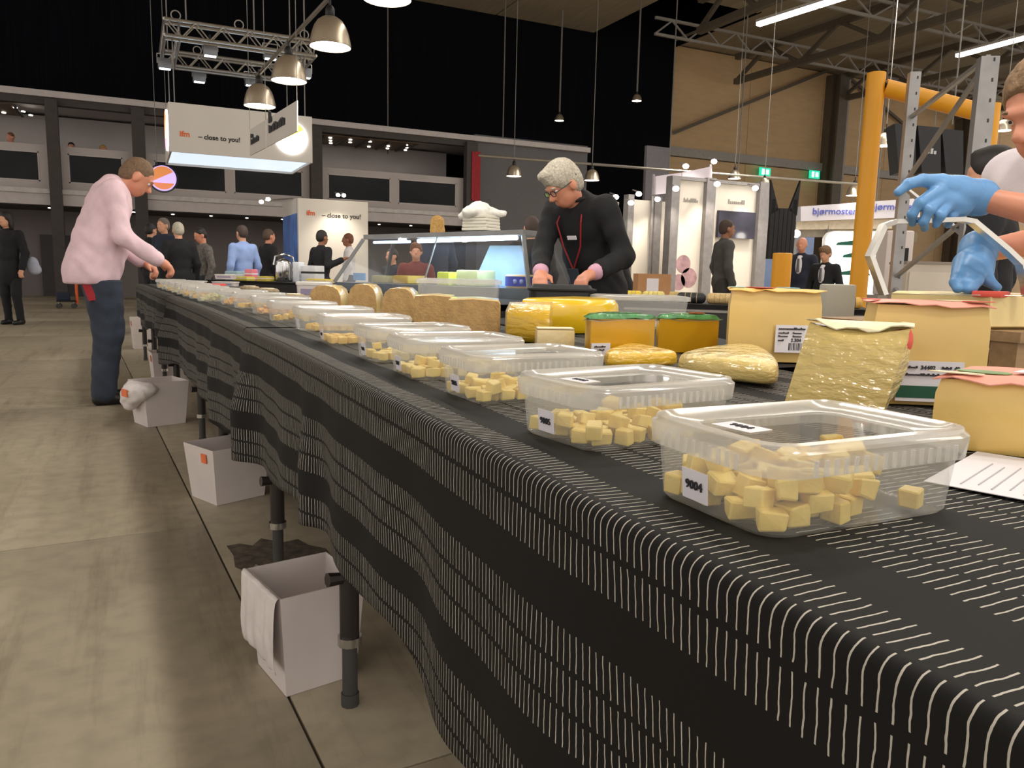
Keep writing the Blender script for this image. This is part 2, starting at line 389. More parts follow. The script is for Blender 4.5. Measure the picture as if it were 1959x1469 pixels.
# =================================================================== mezzanine building at the far end
YM = 24.0
struct('wall_lower', MB().bb(-9, 14.4, 26.2, 26.4, 0, 2.45), LOWW, 'grey wall below the gallery')
d1 = struct('door_1', MB().bb(-2.4, -1.1, 26.1, 26.2, 0, 1.75), DKDOOR, 'dark double door below the gallery')
MB().bb(-1.75, -1.25, 26.0, 26.04, 0.86, 0.9).build('door_handle', STEELG, d1)
struct('wall_gallery_floor', MB().bb(-9, 10.1, YM - 0.1, 27.0, 2.45, 2.82), MEZB, 'light edge band of the gallery floor')
struct('trim_1', MB().bb(-9, 10.1, YM - 0.16, YM - 0.1, 2.74, 2.86), mat('trim_pale', S(190, 184, 180), 0.5), 'pale ledge along the gallery floor edge')
struct('wall_gallery_back', MB().bb(-9, 10.1, 26.5, 26.7, 2.82, 5.1), MEZW, 'pale rear wall of the gallery')
struct('trim_2', MB().bb(-9, 14.4, YM - 0.2, 27.0, 5.16, 5.32), MEZB, 'pale roof edge of the gallery')
struct('trim_3', MB().bb(-9, 10.1, YM - 0.12, YM + 0.1, 4.98, 5.16), MEZD, 'dark beam below the gallery roof edge')
wins = [(-4.6, -2.12), (-1.46, -0.18), (0.6, 2.45), (2.67, 4.6), (5.35, 7.3), (7.55, 9.5)]
mb = MB().bb(-9, 10.1, YM, YM + 0.12, 2.82, 3.05).bb(-9, 10.1, YM, YM + 0.12, 3.8, 3.98)
xs = [-9] + [v for w in wins for v in w] + [10.1]
for k in range(0, len(xs), 2): mb.bb(xs[k], xs[k + 1], YM, YM + 0.12, 3.05, 3.8)
struct('wall_gallery_parapet', mb, MEZW, 'grey parapet of the gallery with a row of dark windows')
for k, (a, b) in enumerate(wins):
    w = struct('window_%d' % (k + 1), MB().bb(a, b, YM + 0.05, YM + 0.06, 3.05, 3.8), PANE, 'dark glazed opening in the gallery parapet')
    fr = MB()
    for (x0, x1, z0, z1) in ((a, b, 3.05, 3.08), (a, b, 3.77, 3.8), (a, a + 0.03, 3.05, 3.8), (b - 0.03, b, 3.05, 3.8)): fr.bb(x0, x1, YM - 0.005, YM + 0.05, z0, z1)
    fr.build('window_frame', MEZB, w)
for k, (a, b) in enumerate(((-1.9, -1.62), (0.08, 0.4), (4.8, 5.13), (9.74, 10.12))):
    struct('trim_%d' % (k + 4), MB().bb(a, b, YM - 0.3, YM - 0.02, 0, 5.1), MEZD, 'dark column in front of the gallery')
struct('wall_grey_panel', MB().bb(10.13, 14.4, YM, YM + 0.15, 0, 5.4), mat('grey_panel', S(100, 98, 100), 0.8, var=0.04), 'plain mid grey wall panel beside the gallery')
struct('wall_pale_panel', MB().bb(16.9, 17.95, YM, YM + 0.15, 0, 5.65), mat('pale_panel', S(128, 124, 130), 0.8, var=0.04), 'narrow pale grey panel beside the beige wall')
cp = struct('ceiling_gallery', MB().bb(5.2, 8.3, YM + 0.15, 25.9, 4.94, 4.97), BROWNC, 'brown gallery ceiling with small downlights')
cp2 = struct('ceiling_gallery_end', MB().bb(-5.5, -2.6, YM + 0.15, 25.9, 4.94, 4.97), BROWNC, 'brown gallery ceiling beside the dark column')
for par, xa in ((cp, 5.45), (cp2, -5.2)):
    for i in range(5):
        MB().bb(xa - 0.16 + i * 0.68, xa - 0.1 + i * 0.68, YM + 0.2, 25.85, 4.90, 4.94).build('ceiling_batten', MEZD, par)
        for j in range(3):
            if (i + j) % 4 == 3: continue
            MB().lathe([(0.05, 0), (0.05, 0.02), (0.03, 0.025)], (xa + 0.1 + i * 0.62 + j * 0.12, YM + 0.5 + j * 0.5, 4.915), 10, True, True).build('downlight', DOWNL, par)
sf = struct('ceiling_lower', MB().bb(-9, 10.1, YM - 0.05, 26.2, 2.43, 2.449), MEZD, 'dark soffit below the gallery with small downlights')
for k in range(12):
    MB().lathe([(0.04, 0), (0.04, 0.015), (0.02, 0.02)], (-2.0 + k * 1.02, 24.7 + 0.15 * (k % 2), 2.412), 10, True, True).build('downlight', DOWNL, sf)
o = MB().bb(9.9, 10.2, YM - 0.34, YM - 0.298, 3.25, 4.8).build('banner', mat('red_banner', S(150, 18, 30), 0.7, var=0.2)); tag(o, 'narrow red banner on the dark column beside the grey panel', 'banner')
# =================================================================== hanging signs, lamps, trusses
ALU = mat('aluminium', S(178, 174, 168), 0.3, 0.9, var=0.08, scale=20)
CABLE = mat('grey_cable', S(120, 116, 110), 0.6)
WHITEP = mat('white_panel', S(206, 200, 192), 0.6, var=0.03, scale=1)
ORANGE = mat('orange_print', S(228, 98, 20), 0.6); BLACKP = mat('black_print', S(22, 22, 24), 0.6)
BELL = mat('brushed_bell', S(196, 182, 162), 0.3, 0.8, var=0.1, scale=6)
BULB = emit('bell_diffuser', (1.0, 0.95, 0.86, 1), 14)
BLACKM = mat('black_metal', S(24, 22, 22), 0.45, 0.3)
LGT = 0
def lamp_light(parent, loc, watts, size=0.16, col=(1.0, 0.94, 0.86), cone=160):
    ld = bpy.data.lights.new('lamp_bulb', 'SPOT'); ld.energy = watts; ld.color = col; ld.spot_size = math.radians(cone); ld.spot_blend = 0.7; ld.shadow_soft_size = size
    lo = bpy.data.objects.new('lamp_bulb', ld); COL.objects.link(lo); lo.parent = parent; lo.location = loc
    return lo
def bell_lamp(label, p, r, watts, grp, stem=None, socket=True):
    """p = centre of the mouth; bell shade of radius r, short neck and hook, glowing diffuser"""
    t = thing('bell_pendant_lamp', label, 'lamp', p, grp); s = r / 0.2
    prof = [(0.2, 0.0), (0.197, 0.012), (0.188, 0.06), (0.174, 0.12), (0.152, 0.18), (0.118, 0.232), (0.07, 0.265), (0.035, 0.275)]
    MB().lathe([(a * s, b * s) for a, b in prof] + [(a * s * 0.96, (b - 0.004) * s) for a, b in reversed(prof)], p, 28).build('shade', BELL, t)
    MB().lathe([(0.03 * s, 0.26 * s), (0.045 * s, 0.28 * s), (0.045 * s, 0.34 * s), (0.025 * s, 0.37 * s)], p, 14, True, True).build('socket', BLACKM, t)
    MB().lathe([(0.0005, -0.014 * s), (0.1 * s, -0.008 * s), (0.185 * s, 0.008 * s), (0.186 * s, 0.016 * s), (0.0005, 0.03 * s)], p, 28).build('diffuser', BULB, t)
    MB().tube([(p[0], p[1], p[2] + 0.36 * s), (p[0], p[1], p[2] + (stem or 0.45 * s))], 0.012 * s + (0.02 if stem else 0), 8).build('stem', CABLE if stem else BLACKM, t)
    if watts: lamp_light(t, (0, 0, -0.03 * s), watts, r * 0.55)
    return t
G1 = 'bell lamps on the rail above the tasting table'
row = [((1.92, 6.41, 3.13), 'bell lamp on the rail of which only the glowing rim shows'), ((1.773, 7.786, 3.07), 'bell lamp on the rail above the tasting table, with two more hanging beyond it'), ((1.652, 9.309, 3.05), 'middle bell lamp hanging between two others on the rail'), ((1.523, 10.668, 3.0), 'bell lamp at the far end of the rail above the small hanging banner')]
for p, lb in row: bell_lamp(lb, p, 0.2, LAMP_W, G1)
# the same light row goes on over the table, out of the picture
for k, y in enumerate((5.0, 3.6, 2.2, 0.8, -0.6)):
    bell_lamp('bell lamp high above the tasting table, outside the view', (1.36, y, 3.08), 0.2, LAMP_W, 'bell lamps over the tasting table outside the view')
o = MB().tube([(2.06, 4.9, 3.66), (1.92, 6.41, 3.6), (1.523, 10.9, 3.42)], 0.022, 8).build('lamp_rail', mat('rail', S(120, 112, 104), 0.4, 0.5)); tag(o, 'slanting metal rail carrying the row of bell lamps', 'rail')
# thin white suspension banner below the lamps
a, b = aty(478, 248, 9.6), aty(568, 190, 7.7)
x0, y0, x1, y1 = a[0], 9.9, aty(568, 215, 8.1)[0], 8.1
a = aty(478, 248, y0); a2 = aty(478, 298, y0); b = aty(568, 192, y1); b2 = aty(568, 251, y1)
t = thing('hanging_banner', 'small white two-panel banner hanging askew below the bell lamps', 'banner', (a2 + b2) / 2)
th = V(0.012, 0.004, 0)
mid0, mid1 = a * 0.62 + b * 0.38, a2 * 0.62 + b2 * 0.38
MB().loft([[a2, mid1, mid0, a], [a2 + th, mid1 + th, mid0 + th, a + th]]).build('panel', WHITEP, t)
mid0b, mid1b = mid0 + (b - a) * 0.01, mid1 + (b2 - a2) * 0.01
MB().loft([[mid1b, b2, b, mid0b], [mid1b + th, b2 + th, b + th, mid0b + th]]).build('panel', WHITEP, t)
ux = (b2 - a2); ux /= np.linalg.norm(ux)
for u, v, w_, h_ in ((0.04, 0.30, 0.20, 0.07), (0.04, 0.5, 0.07, 0.05), (0.46, 0.34, 0.34, 0.09), (0.46, 0.62, 0.08, 0.14)):
    L0 = np.linalg.norm(b2 - a2); q = a2 + (b2 - a2) * u + V(0, 0, 0.42) * v * 0.9 - th * 0.4
    e1 = ux * (L0 * w_); e2 = V(0, 0, h_)
    for k in range(5 if w_ > 0.1 else 1):
        s = k / 5.0; n = 5 if w_ > 0.1 else 1
        MB().slab([q + e1 * s, q + e1 * (s + 0.8 / n), q + e1 * (s + 0.8 / n) + e2 * (0.7 + 0.3 * (k % 2)), q + e1 * s + e2 * (0.7 + 0.3 * ((k + 1) % 2))], 0.003).build('print_mark', BLACKP, t)
for q in (a, mid0, b): MB().tube([q, V(q[0], q[1], 10.28)], 0.004, 6).build('cable', CABLE, t)
# ifm sign box, its lit discs and truss
YS = 14.0; X0, X1, Z0, Z1, YB = 0.59, 2.86, 2.78, 3.55, 15.9
t = thing('hanging_sign_box', 'big white hanging sign box reading close to you with a glowing disc', 'sign', ((X0 + X1) / 2, (YS + YB) / 2, Z0))
MB().bb(X0, X1, YS, YS + 0.03, Z0, Z1).build('front_panel', WHITEP, t)
MB().bb(X0, X1, YB - 0.03, YB, Z0, Z1).build('back_panel', WHITEP, t)
MB().bb(X0, X0 + 0.03, YS + 0.03, YB - 0.03, Z0, Z1).build('side_panel', WHITEP, t)
MB().bb(X1 - 0.03, X1, YS + 0.03, YB - 0.03, Z0, Z1).build('side_panel', WHITEP, t)
MB().bb(X0 + 0.03, X1 - 0.03, YS + 0.03, YB - 0.03, Z0 + 0.04, Z0 + 0.07).build('light_ceiling', emit('sign_underside', (0.72, 0.84, 1.0, 1), 0.95), t)
fx = lambda o: frame(o, (1, 0, 0), (0, 0, 1))
tz = Z0 + 0.27
text('lettering', 'ifm', 0.125, fx((0.82, YS - 0.004, tz + 0.02)), ORANGE, t, bold=0.003)
text('lettering', '– close to you!', 0.107, fx((1.35, YS - 0.004, tz)), BLACKP, t, bold=0.003)
def disc(parent, M, r, c0, c1, c2, strength):
    """round lit logo: bright rim, coloured caps above and below"""
    def fan(pts, zz, m, nm):
        q = [M @ Vector((x, y, z)) for z in (0, zz) for x, y in pts]; n = len(pts)
        MB().loft([q[:n], q[n:]]).build(nm, m, parent)
    ring = lambda rr, a0, a1, n: [(rr * math.cos(math.radians(a0 + (a1 - a0) * k / n)), rr * math.sin(math.radians(a0 + (a1 - a0) * k / n))) for k in range(n + 1)]
    fan(ring(r, 0, 352, 44), 0.03, emit('disc_rim_' + str(c0[:3]), c0, strength), 'disc_rim')
    fan(ring(r * 0.93, 35, 200, 22), 0.038, emit('disc_' + str(c1[:3]), c1, strength * 0.5), 'disc_cap')
    fan(ring(r * 0.9, 205, 335, 18), 0.038, emit('disc_' + str(c2[:3]), c2, strength * 0.6), 'disc_cap')
cpt = aty(557, 264, YS); disc(t, fx((cpt[0], YS - 0.0, cpt[2])) , 0.275, (1, 0.97, 0.95, 1), (1, 0.62, 0.12, 1), (1, 0.93, 0.86, 1), 3.0)
disc(t, frame((X0, 14.5, 3.18), (0, -1, 0), (0, 0, 1)), 0.33, (1, 0.9, 0.95, 1), (0.95, 0.3, 0.12, 1), (0.9, 0.35, 0.5, 1), 2.4)
for x, y in ((X0 + 0.1, YS + 0.1), (X1 - 0.1, YS + 0.1), (X0 + 0.1, YB - 0.1), (X1 - 0.1, YB - 0.1)):
    MB().tube([(x, y, Z1), (x, y, 4.62)], 0.01, 6).build('cable', CABLE, t)
# small round logo lamp hanging below
cpt = aty(312, 341, 17.0)
t = thing('round_logo_sign', 'small round orange and lilac lit logo sign below the white sign box', 'sign', cpt)
disc(t, fx((cpt[0], 17.0, cpt[2])), 0.24, (0.62, 0.45, 0.9, 1), (0.9, 0.32, 0.1, 1), (0.85, 0.28, 0.12, 1), 0.9)
MB().lathe([(0.255, 0), (0.275, 0), (0.275, 0.03), (0.255, 0.03)], (0, 0, 0), 40).build('dark_rim', mat('navy_rim', S(22, 24, 60), 0.5), t, local=True).rotation_euler = (math.pi / 2, 0, 0)
for s in (-0.1, 0.1): MB().tube([(cpt[0] + s, 17.02, cpt[2] + 0.22), (cpt[0] + s, 17.02, 10.2)], 0.006, 6).build('cable', CABLE, t)
# lighting truss ring
t = thing('lighting_truss', 'square aluminium lighting truss hung above the white sign box', 'truss', (1.72, 15.0, 4.53))
TX0, TX1, TY0, TY1, TZ0, TZ1 = 0.58, 2.92, 13.9, 16.1, 4.54, 4.78
cs = [(TX0, TY0), (TX1, TY0), (TX1, TY1), (TX0, TY1)]
for i in range(4):
    p, q = np.array(cs[i] + (0,), float), np.array(cs[(i + 1) % 4] + (0,), float); d = (q - p) / np.linalg.norm(q - p); n = V(-d[1], d[0], 0) * 0.22
    for sx in (0, 1):
        for z in (TZ0, TZ1): MB().tube([p + n * sx + V(0, 0, z), q + n * sx + V(0, 0, z)], 0.026, 8).build('chord', ALU, t)
        for k in range(11):
            u, v = p + (q - p) * (k + 0.2) / 11.4 + n * sx, p + (q - p) * (k + 1.2) / 11.4 + n * sx
            MB().tube([u + V(0, 0, TZ0 if k % 2 else TZ1), v + V(0, 0, TZ1 if k % 2 else TZ0)], 0.011, 6).build('web_bar', ALU, t)
for (x, y) in ((0.75, 14.0), (1.7, 14.0), (2.75, 14.0), (1.2, 16.0)):
    MB().tube([(x + 0.07 * math.cos(a), y, TZ1 + 0.1 + 0.07 * math.sin(a)) for a in np.linspace(0, 2 * math.pi, 15)], 0.01, 6).build('lifting_ring', STEELG, t)
for (x, y) in ((0.7, 15.9), (2.85, 15.9), (0.9, 14.0), (1.95, 14.1), (2.75, 14.0)):
    MB().tube([(x, y, TZ1), (x, y, 10.25)], 0.012, 6).build('cable', CABLE, t)
FLOOD = mat('flood_housing', S(120, 122, 126), 0.4, 0.4); FGL = emit('flood_glass', (0.85, 0.93, 1, 1), 3)
for k, (px, py, y, lb) in enumerate(((402, 97, 14.2, 'grey floodlight hanging inside the square truss beside its corner'), (381, 148, 16.2, 'grey floodlight hanging below the rear truss beam'), (315, 122, 15.6, 'bright floodlight clamped below the corner of the square truss'), (517, 103, 14.2, 'grey floodlight hanging inside the square truss above the bell lamps'), (480, 155, 16.2, 'floodlight with bright slit below the rear truss beam'), (584, 140, 15.6, 'small floodlight below the truss corner behind the bell lamp'))):
    c = aty(px, py, y); l = thing('floodlight', lb, 'spotlight', c - V(0, 0, 0.09), 'floodlights on the square truss')
    MB().box(c, (0.22, 0.16, 0.17), bev=0.015).build('housing', FLOOD, l)
    MB().box(c + V(0, 0, -0.088), (0.18, 0.12, 0.008)).build('glass', FGL, l)
    MB().box(c + V(0, 0, 0.09), (0.2, 0.02, 0.012)).build('reflector_edge', FGL, l)
    for s in (-1, 1): MB().bar(c + V(s * 0.12, 0, 0), c + V(s * 0.12, 0, 0.16), 0.012, 0.03).build('bracket', ALU, l)
    MB().bar(c + V(-0.12, 0, 0.16), c + V(0.12, 0, 0.16), 0.03, 0.012).build('bracket', ALU, l)
    MB().tube([c + V(0, 0, 0.16), V(c[0], c[1], max(4.53, c[2] + 0.25))], 0.02, 6).build('clamp', BLACKM, l)
# second rail of bell lamps over the stands
pr = [aty(915, 297, 18.5), aty(1290, 326, 17.0), aty(1640, 352, 15.0)]
o = MB().tube(pr, 0.035, 8).build('lamp_rail', ALU); tag(o, 'long thin metal rail carrying bell lamps above the trade stands', 'rail')
G2 = 'bell lamps above the trade stands'
for px, py, y, r, lb in ((983, 337, 18.3, 0.2, 'bell lamp hanging in front of the plain grey wall panel'), (1132, 345, 17.6, 0.2, 'bell lamp hanging behind the grey-haired man at the edge of the grey panel'), (1693, 279, 11.9, 0.2, 'bell lamp hanging beside the yellow post and black speakers'), (1634, 374, 15.5, 0.22, 'bell lamp hanging just behind the yellow post above the stand sign'), (1920, 250, 9.0, 0.14, 'bell lamp glowing behind the head of the person in white'), (1405, 342, 16.6, 0.17, 'bell lamp hanging above the grey-framed stand'), (1462, 354, 14.0, 0.12, 'small bell lamp just above the black upright holder')):
    p = aty(px, py, y); l = bell_lamp(lb, p, r, 25, G2); MB().tube([V(p[0], p[1], p[2] + 2 * r), V(p[0], p[1], 10.28)], 0.008, 6).build('cable', CABLE, l)
for px, py, y, lb in ((1070, 231, 25.5, 'small bell lamp on a long stem in front of the black curtain'), (1218, 193, 23.4, 'small bell lamp on a long stem under the ceiling recess')):
    p = aty(px, py, y); bell_lamp(lb, p, 0.17, 25, 'long-stemmed bell lamps in front of the black curtain', stem=10.28 - p[2])
for px, y, lb in ((965, 25, 'thin suspension cable hanging down in front of the black curtain above the grey panel'), (742, 26.5, 'thin suspension cable above the brown gallery ceiling'), (1290, 21, 'thin suspension cable hanging beside the edge of the beige wall'), (1425, 20, 'thin suspension cable hanging down to the small bell lamp by the exit sign'), (1700, 18, 'thin suspension cable behind the top of the yellow gate'), (1800, 17, 'thin suspension cable passing behind the black loudspeakers')):
    p = aty(px, 120, y); o = MB().tube([(p[0], y, 4.9 if px < 1280 else 3.3), (p[0], y, 10.25)], 0.02, 6).build('suspension_cable', CABLE)
    tag(o, lb, 'cable', 'suspension cables from the hall ceiling')
# ceiling light strips
STRIP = emit('light_strip_glow', (1.0, 0.97, 0.9, 1), 9)
for p, q, lb in (((13.71, 15.15, 7.0), (14.5, 8.6, 7.0), 'long glowing light strip hanging under the hall ceiling trusses'), ((20.1, 14.5, 7.0), (19.9, 8.6, 7.0), 'glowing light strip above the top of the grey rack upright')):
    p, q = np.array(p), np.array(q); t = thing('light_strip', lb, 'light strip', (p + q) / 2, 'ceiling light strips')
    MB().bar(p + V(0, 0, 0.07), q + V(0, 0, 0.07), 0.16, 0.06).build('housing', STEELG, t)
    n = 4
    for k in range(n):
        MB().bar(p + (q - p) * (k + 0.005) / n, p + (q - p) * (k + 0.985) / n, 0.14, 0.08).build('tube_cover', STRIP, t)
    for s in (0.1, 0.5, 0.9):
        c = p + (q - p) * s; MB().tube([c + V(0, 0, 0.1), V(c[0], c[1], 10.25)], 0.012, 6).build('cable', CABLE, t)
    ld = bpy.data.lights.new('strip_light', 'AREA'); ld.shape = 'RECTANGLE'; ld.size = 0.2; ld.size_y = float(np.linalg.norm(q - p)); ld.energy = STRIP_W; ld.color = (1, 0.92, 0.8)
    lo = bpy.data.objects.new('strip_light', ld); COL.objects.link(lo); lo.parent = t; lo.location = (0, 0, -0.06); lo.rotation_euler = (0, 0, math.atan2(q[1] - p[1], q[0] - p[0]) - math.pi / 2)
# =================================================================== tasting table row with cloth
T = 0.76
EX = [(-1.3, 0.372), (0.2, 0.37), (1.2, 0.366), (2.2, 0.355), (2.68, 0.335), (4.14, 0.285), (5.3, 0.217), (7.26, 0.106), (9.2, 0.0)]
def edge(y): return float(np.interp(y, [a for a, b in EX], [b for a, b in EX]))
WOOD = mat('table_board', S(150, 120, 84), 0.6, var=0.2, scale=6, aniso=(1, 8, 8))
LEGM = mat('dark_brown_leg', S(40, 33, 30), 0.45, 0.2); CHROME = mat('chrome', S(200, 200, 200), 0.15, 1.0); RUBBER = mat('grey_rubber', S(58, 56, 54), 0.7)
TG = 'folding tables pushed together in the tasting row'
def folding_table(label, y0, y1, legs):
    c = V((edge(y0) + edge(y1)) / 2 + 0.45, (y0 + y1) / 2, 0)
    t = thing('folding_table', label, 'table', c, TG)
    tp = [V(edge(y0) + 0.035, y0, T - 0.03), V(edge(y0) + 0.98, y0, T - 0.03), V(edge(y1) + 0.98, y1, T - 0.03), V(edge(y1) + 0.035, y1, T - 0.03)]
    MB().slab(tp, 0.026).build('tabletop', WOOD, t)
    for y in legs:
        xs = (edge(y) + 0.035, edge(y) + 0.93)
        for x in xs:
            MB().tube([(x, y, 0.16), (x, y, T - 0.03)], 0.022, 12).build('leg', LEGM, t)
            MB().tube([(x, y, 0.145), (x, y, 0.165)], 0.027, 12).build('chrome_collar', CHROME, t)
            MB().tube([(x, y, 0.02), (x, y, 0.15)], 0.017, 10).build('leg_foot', RUBBER, t)
            MB().tube([(x, y, 0.0), (x, y, 0.03)], [0.02, 0.02], 10).build('rubber_foot', RUBBER, t)
            MB().tube([(x, y, 0.30), (x - 0.05, y - 0.01, 0.305)], [0.012, 0.016], 8).build('clamp_screw', LEGM, t)
        MB().bar((xs[0], y, 0.40), (xs[1], y, 0.40), 0.022, 0.03).build('crossbar', LEGM, t)
        MB().bar((xs[0], y, 0.66), (xs[1], y, 0.66), 0.022, 0.03).build('crossbar', LEGM, t)
        MB().bar((xs[0], y, 0.50), (xs[0] + 0.02, y + 0.35, 0.72), 0.014, 0.02).build('brace', LEGM, t)
folding_table('folding table under the cloth below the two tubs marked 9004 and 9005', -1.2, 1.05, (-0.6, 0.4))
folding_table('folding table with a brown leg beside the crumpled paper-lined bin', 1.06, 3.1, (1.61, 2.47))
folding_table('folding table whose legs stand behind the wide white bin', 3.11, 5.2, (3.7, 4.5))
folding_table('folding table under the row beside the man in the pink shirt', 5.21, 7.1, (5.7, 6.6))
folding_table('folding table at the far end of the tasting row', 7.11, 9.1, (7.5, 8.7))
def cloth_mat():
    m, nt, p = _nt('black_dashed_cloth'); N, L = nt.nodes, nt.links
    uv = N.new('ShaderNodeUVMap'); sx = N.new('ShaderNodeSeparateXYZ'); L.new(uv.outputs[0], sx.inputs[0])
    def M(op, a, b=None, c=None):
        n = N.new('ShaderNodeMath'); n.operation = op
        for i, q in enumerate((a, b, c)):
            if q is None: continue
            if isinstance(q, (int, float)): n.inputs[i].default_value = q
            else: L.new(q, n.inputs[i])
        return n.outputs[0]
    # u = metres across the cloth from the table edge, v = metres along it
    nz = N.new('ShaderNodeTexNoise'); nz.inputs['Scale'].default_value = 60; L.new(uv.outputs[0], nz.inputs['Vector'])
    jit = M('MULTIPLY', M('SUBTRACT', nz.outputs['Fac'], 0.5), 0.003)
    vl = M('DIVIDE', sx.outputs[1], 0.0104)
    cell = M('FLOOR', vl)
    stag = M('MULTIPLY', M('MODULO', M('ADD', cell, 4000), 2), 0.0015)
    u = M('ADD', M('ADD', sx.outputs[0], stag), 0.0105)
    band = M('SUBTRACT', M('MODULO', M('ADD', u, 19.0 + 0.095), 0.19), 0.095)          # -.095 .. .095 about each band centre
    row = M('SUBTRACT', M('MODULO', M('ADD', band, 0.45 + 0.0225), 0.045), 0.0225)      # position inside a row
    in_band = M('LESS_THAN', M('ABSOLUTE', band), 0.0668)
    in_row = M('LESS_THAN', M('ABSOLUTE', row), 0.0192)
    fr = M('ABSOLUTE', M('SUBTRACT', M('FRACT', M('ADD', vl, M('DIVIDE', jit, 0.0104))), 0.5))
    in_line = M('LESS_THAN', fr, 0.066)
    msk = M('MULTIPLY', M('MULTIPLY', in_band, in_row), in_line)
    wv = N.new('ShaderNodeTexNoise'); wv.inputs['Scale'].default_value = 900; L.new(uv.outputs[0], wv.inputs['Vector'])
    mx = N.new('ShaderNodeMix'); mx.data_type = 'RGBA'; L.new(msk, mx.inputs[0]); mx.inputs[6].default_value = S(17, 16, 15); mx.inputs[7].default_value = S(186, 180, 168)
    L.new(mx.outputs[2], p.inputs['Base Color']); p.inputs['Roughness'].default_value = 0.75; p.inputs['Specular IOR Level'].default_value = 0.25
    bp = N.new('ShaderNodeBump'); bp.inputs['Strength'].default_value = 0.15; bp.inputs['Distance'].default_value = 0.001; L.new(wv.outputs['Fac'], bp.inputs['Height']); L.new(bp.outputs[0], p.inputs['Normal'])
    return m
CLOTH = cloth_mat()
def cloth(name, y0, y1, ny, label, topw=0.98, zoff=0.0, hemf=None, pleats=()):
    ys = np.linspace(y0, y1, ny); R = 0.013
    prof = []      # (kind, offset inwards, z, arclength u)
    for x in (topw, 0.7, 0.5, 0.35, 0.2, 0.1, 0.05, R): prof.append((x, T, x - R + R * math.pi / 4, 0.0))
    for k in range(1, 7):
        a = math.pi / 2 * k / 6; prof.append((R - R * math.sin(a), T - R + R * math.cos(a), R * math.pi / 4 - R * a, 0.0))
    nd = 26
    for k in range(1, nd + 1): prof.append((0.0, None, None, k / nd))
    verts = []; uvs = []
    for y in ys:
        e = edge(y); drop = hemf(y)
        for (ox, z, u, s) in prof:
            if s == 0: verts.append((e + ox, y, z + zoff + (0.0012 * math.sin(17 * y + 9 * ox) * (ox > 0.03)))); uvs.append((u, y))
            else:
                d = s * (drop - R); amp = min(1.0, d / 0.25)
                dx = -0.010 * amp * (math.sin(9.0 * y + 0.6) + 0.5 * math.sin(21 * y)) + 0.008 * amp
                for pc, pw, pa in pleats: dx -= pa * amp ** 1.3 * math.exp(-((y - pc) / pw) ** 2)
                verts.append((e + dx, y, T - R - d + zoff)); uvs.append((-R * math.pi / 4 - d, y))
    n = len(prof); faces = [(i * n + j, i * n + j + 1, (i + 1) * n + j + 1, (i + 1) * n + j) for i in range(ny - 1) for j in range(n - 1)]
    me = bpy.data.meshes.new(name); me.from_pydata(verts, [], faces); me.update()
    ul = me.uv_layers.new(name='UVMap')
    for l in me.loops: ul.data[l.index].uv = uvs[l.vertex_index]
    o = link_mesh(name, me, CLOTH, None, smooth=True, angle=70)
    md = o.modifiers.new('thick', 'SOLIDIFY'); md.thickness = 0.0012; md.offset = -1
    return tag(o, label, 'tablecloth', 'dashed black tablecloths on the tasting row')
def hem1(y): return float(np.interp(y, [-1, 0.9, 1.07, 1.25, 1.45, 1.8, 2.1, 2.5, 2.8], [0.44, 0.445, 0.44, 0.408, 0.41, 0.40, 0.41, 0.45, 0.44])) + 0.008 * math.sin(14 * y)
def hem2(y): return 0.45 + 0.03 * math.sin(2.2 * y) + 0.008 * math.sin(17 * y)
cloth('tablecloth', -1.25, 2.86, 330, 'black cloth with white dashes draped under the tubs marked 9004 to 9009', hemf=hem1, pleats=((1.86, 0.07, 0.035), (2.74, 0.10, 0.06)))
cloth('tablecloth', 2.80, 5.85, 170, 'black dashed cloth draped between the wide white bin and the man in pink', zoff=0.002, hemf=hem2, pleats=((3.6, 0.12, 0.03), (4.7, 0.1, 0.03), (5.7, 0.13, 0.07)))
cloth('tablecloth', 5.80, 9.15, 110, 'black dashed cloth at the far end of the row behind the man in pink', zoff=0.004, hemf=lambda y: 0.36 + 0.04 * math.sin(2.5 * y), pleats=((6.5, 0.1, 0.04), (7.4, 0.15, 0.06)))
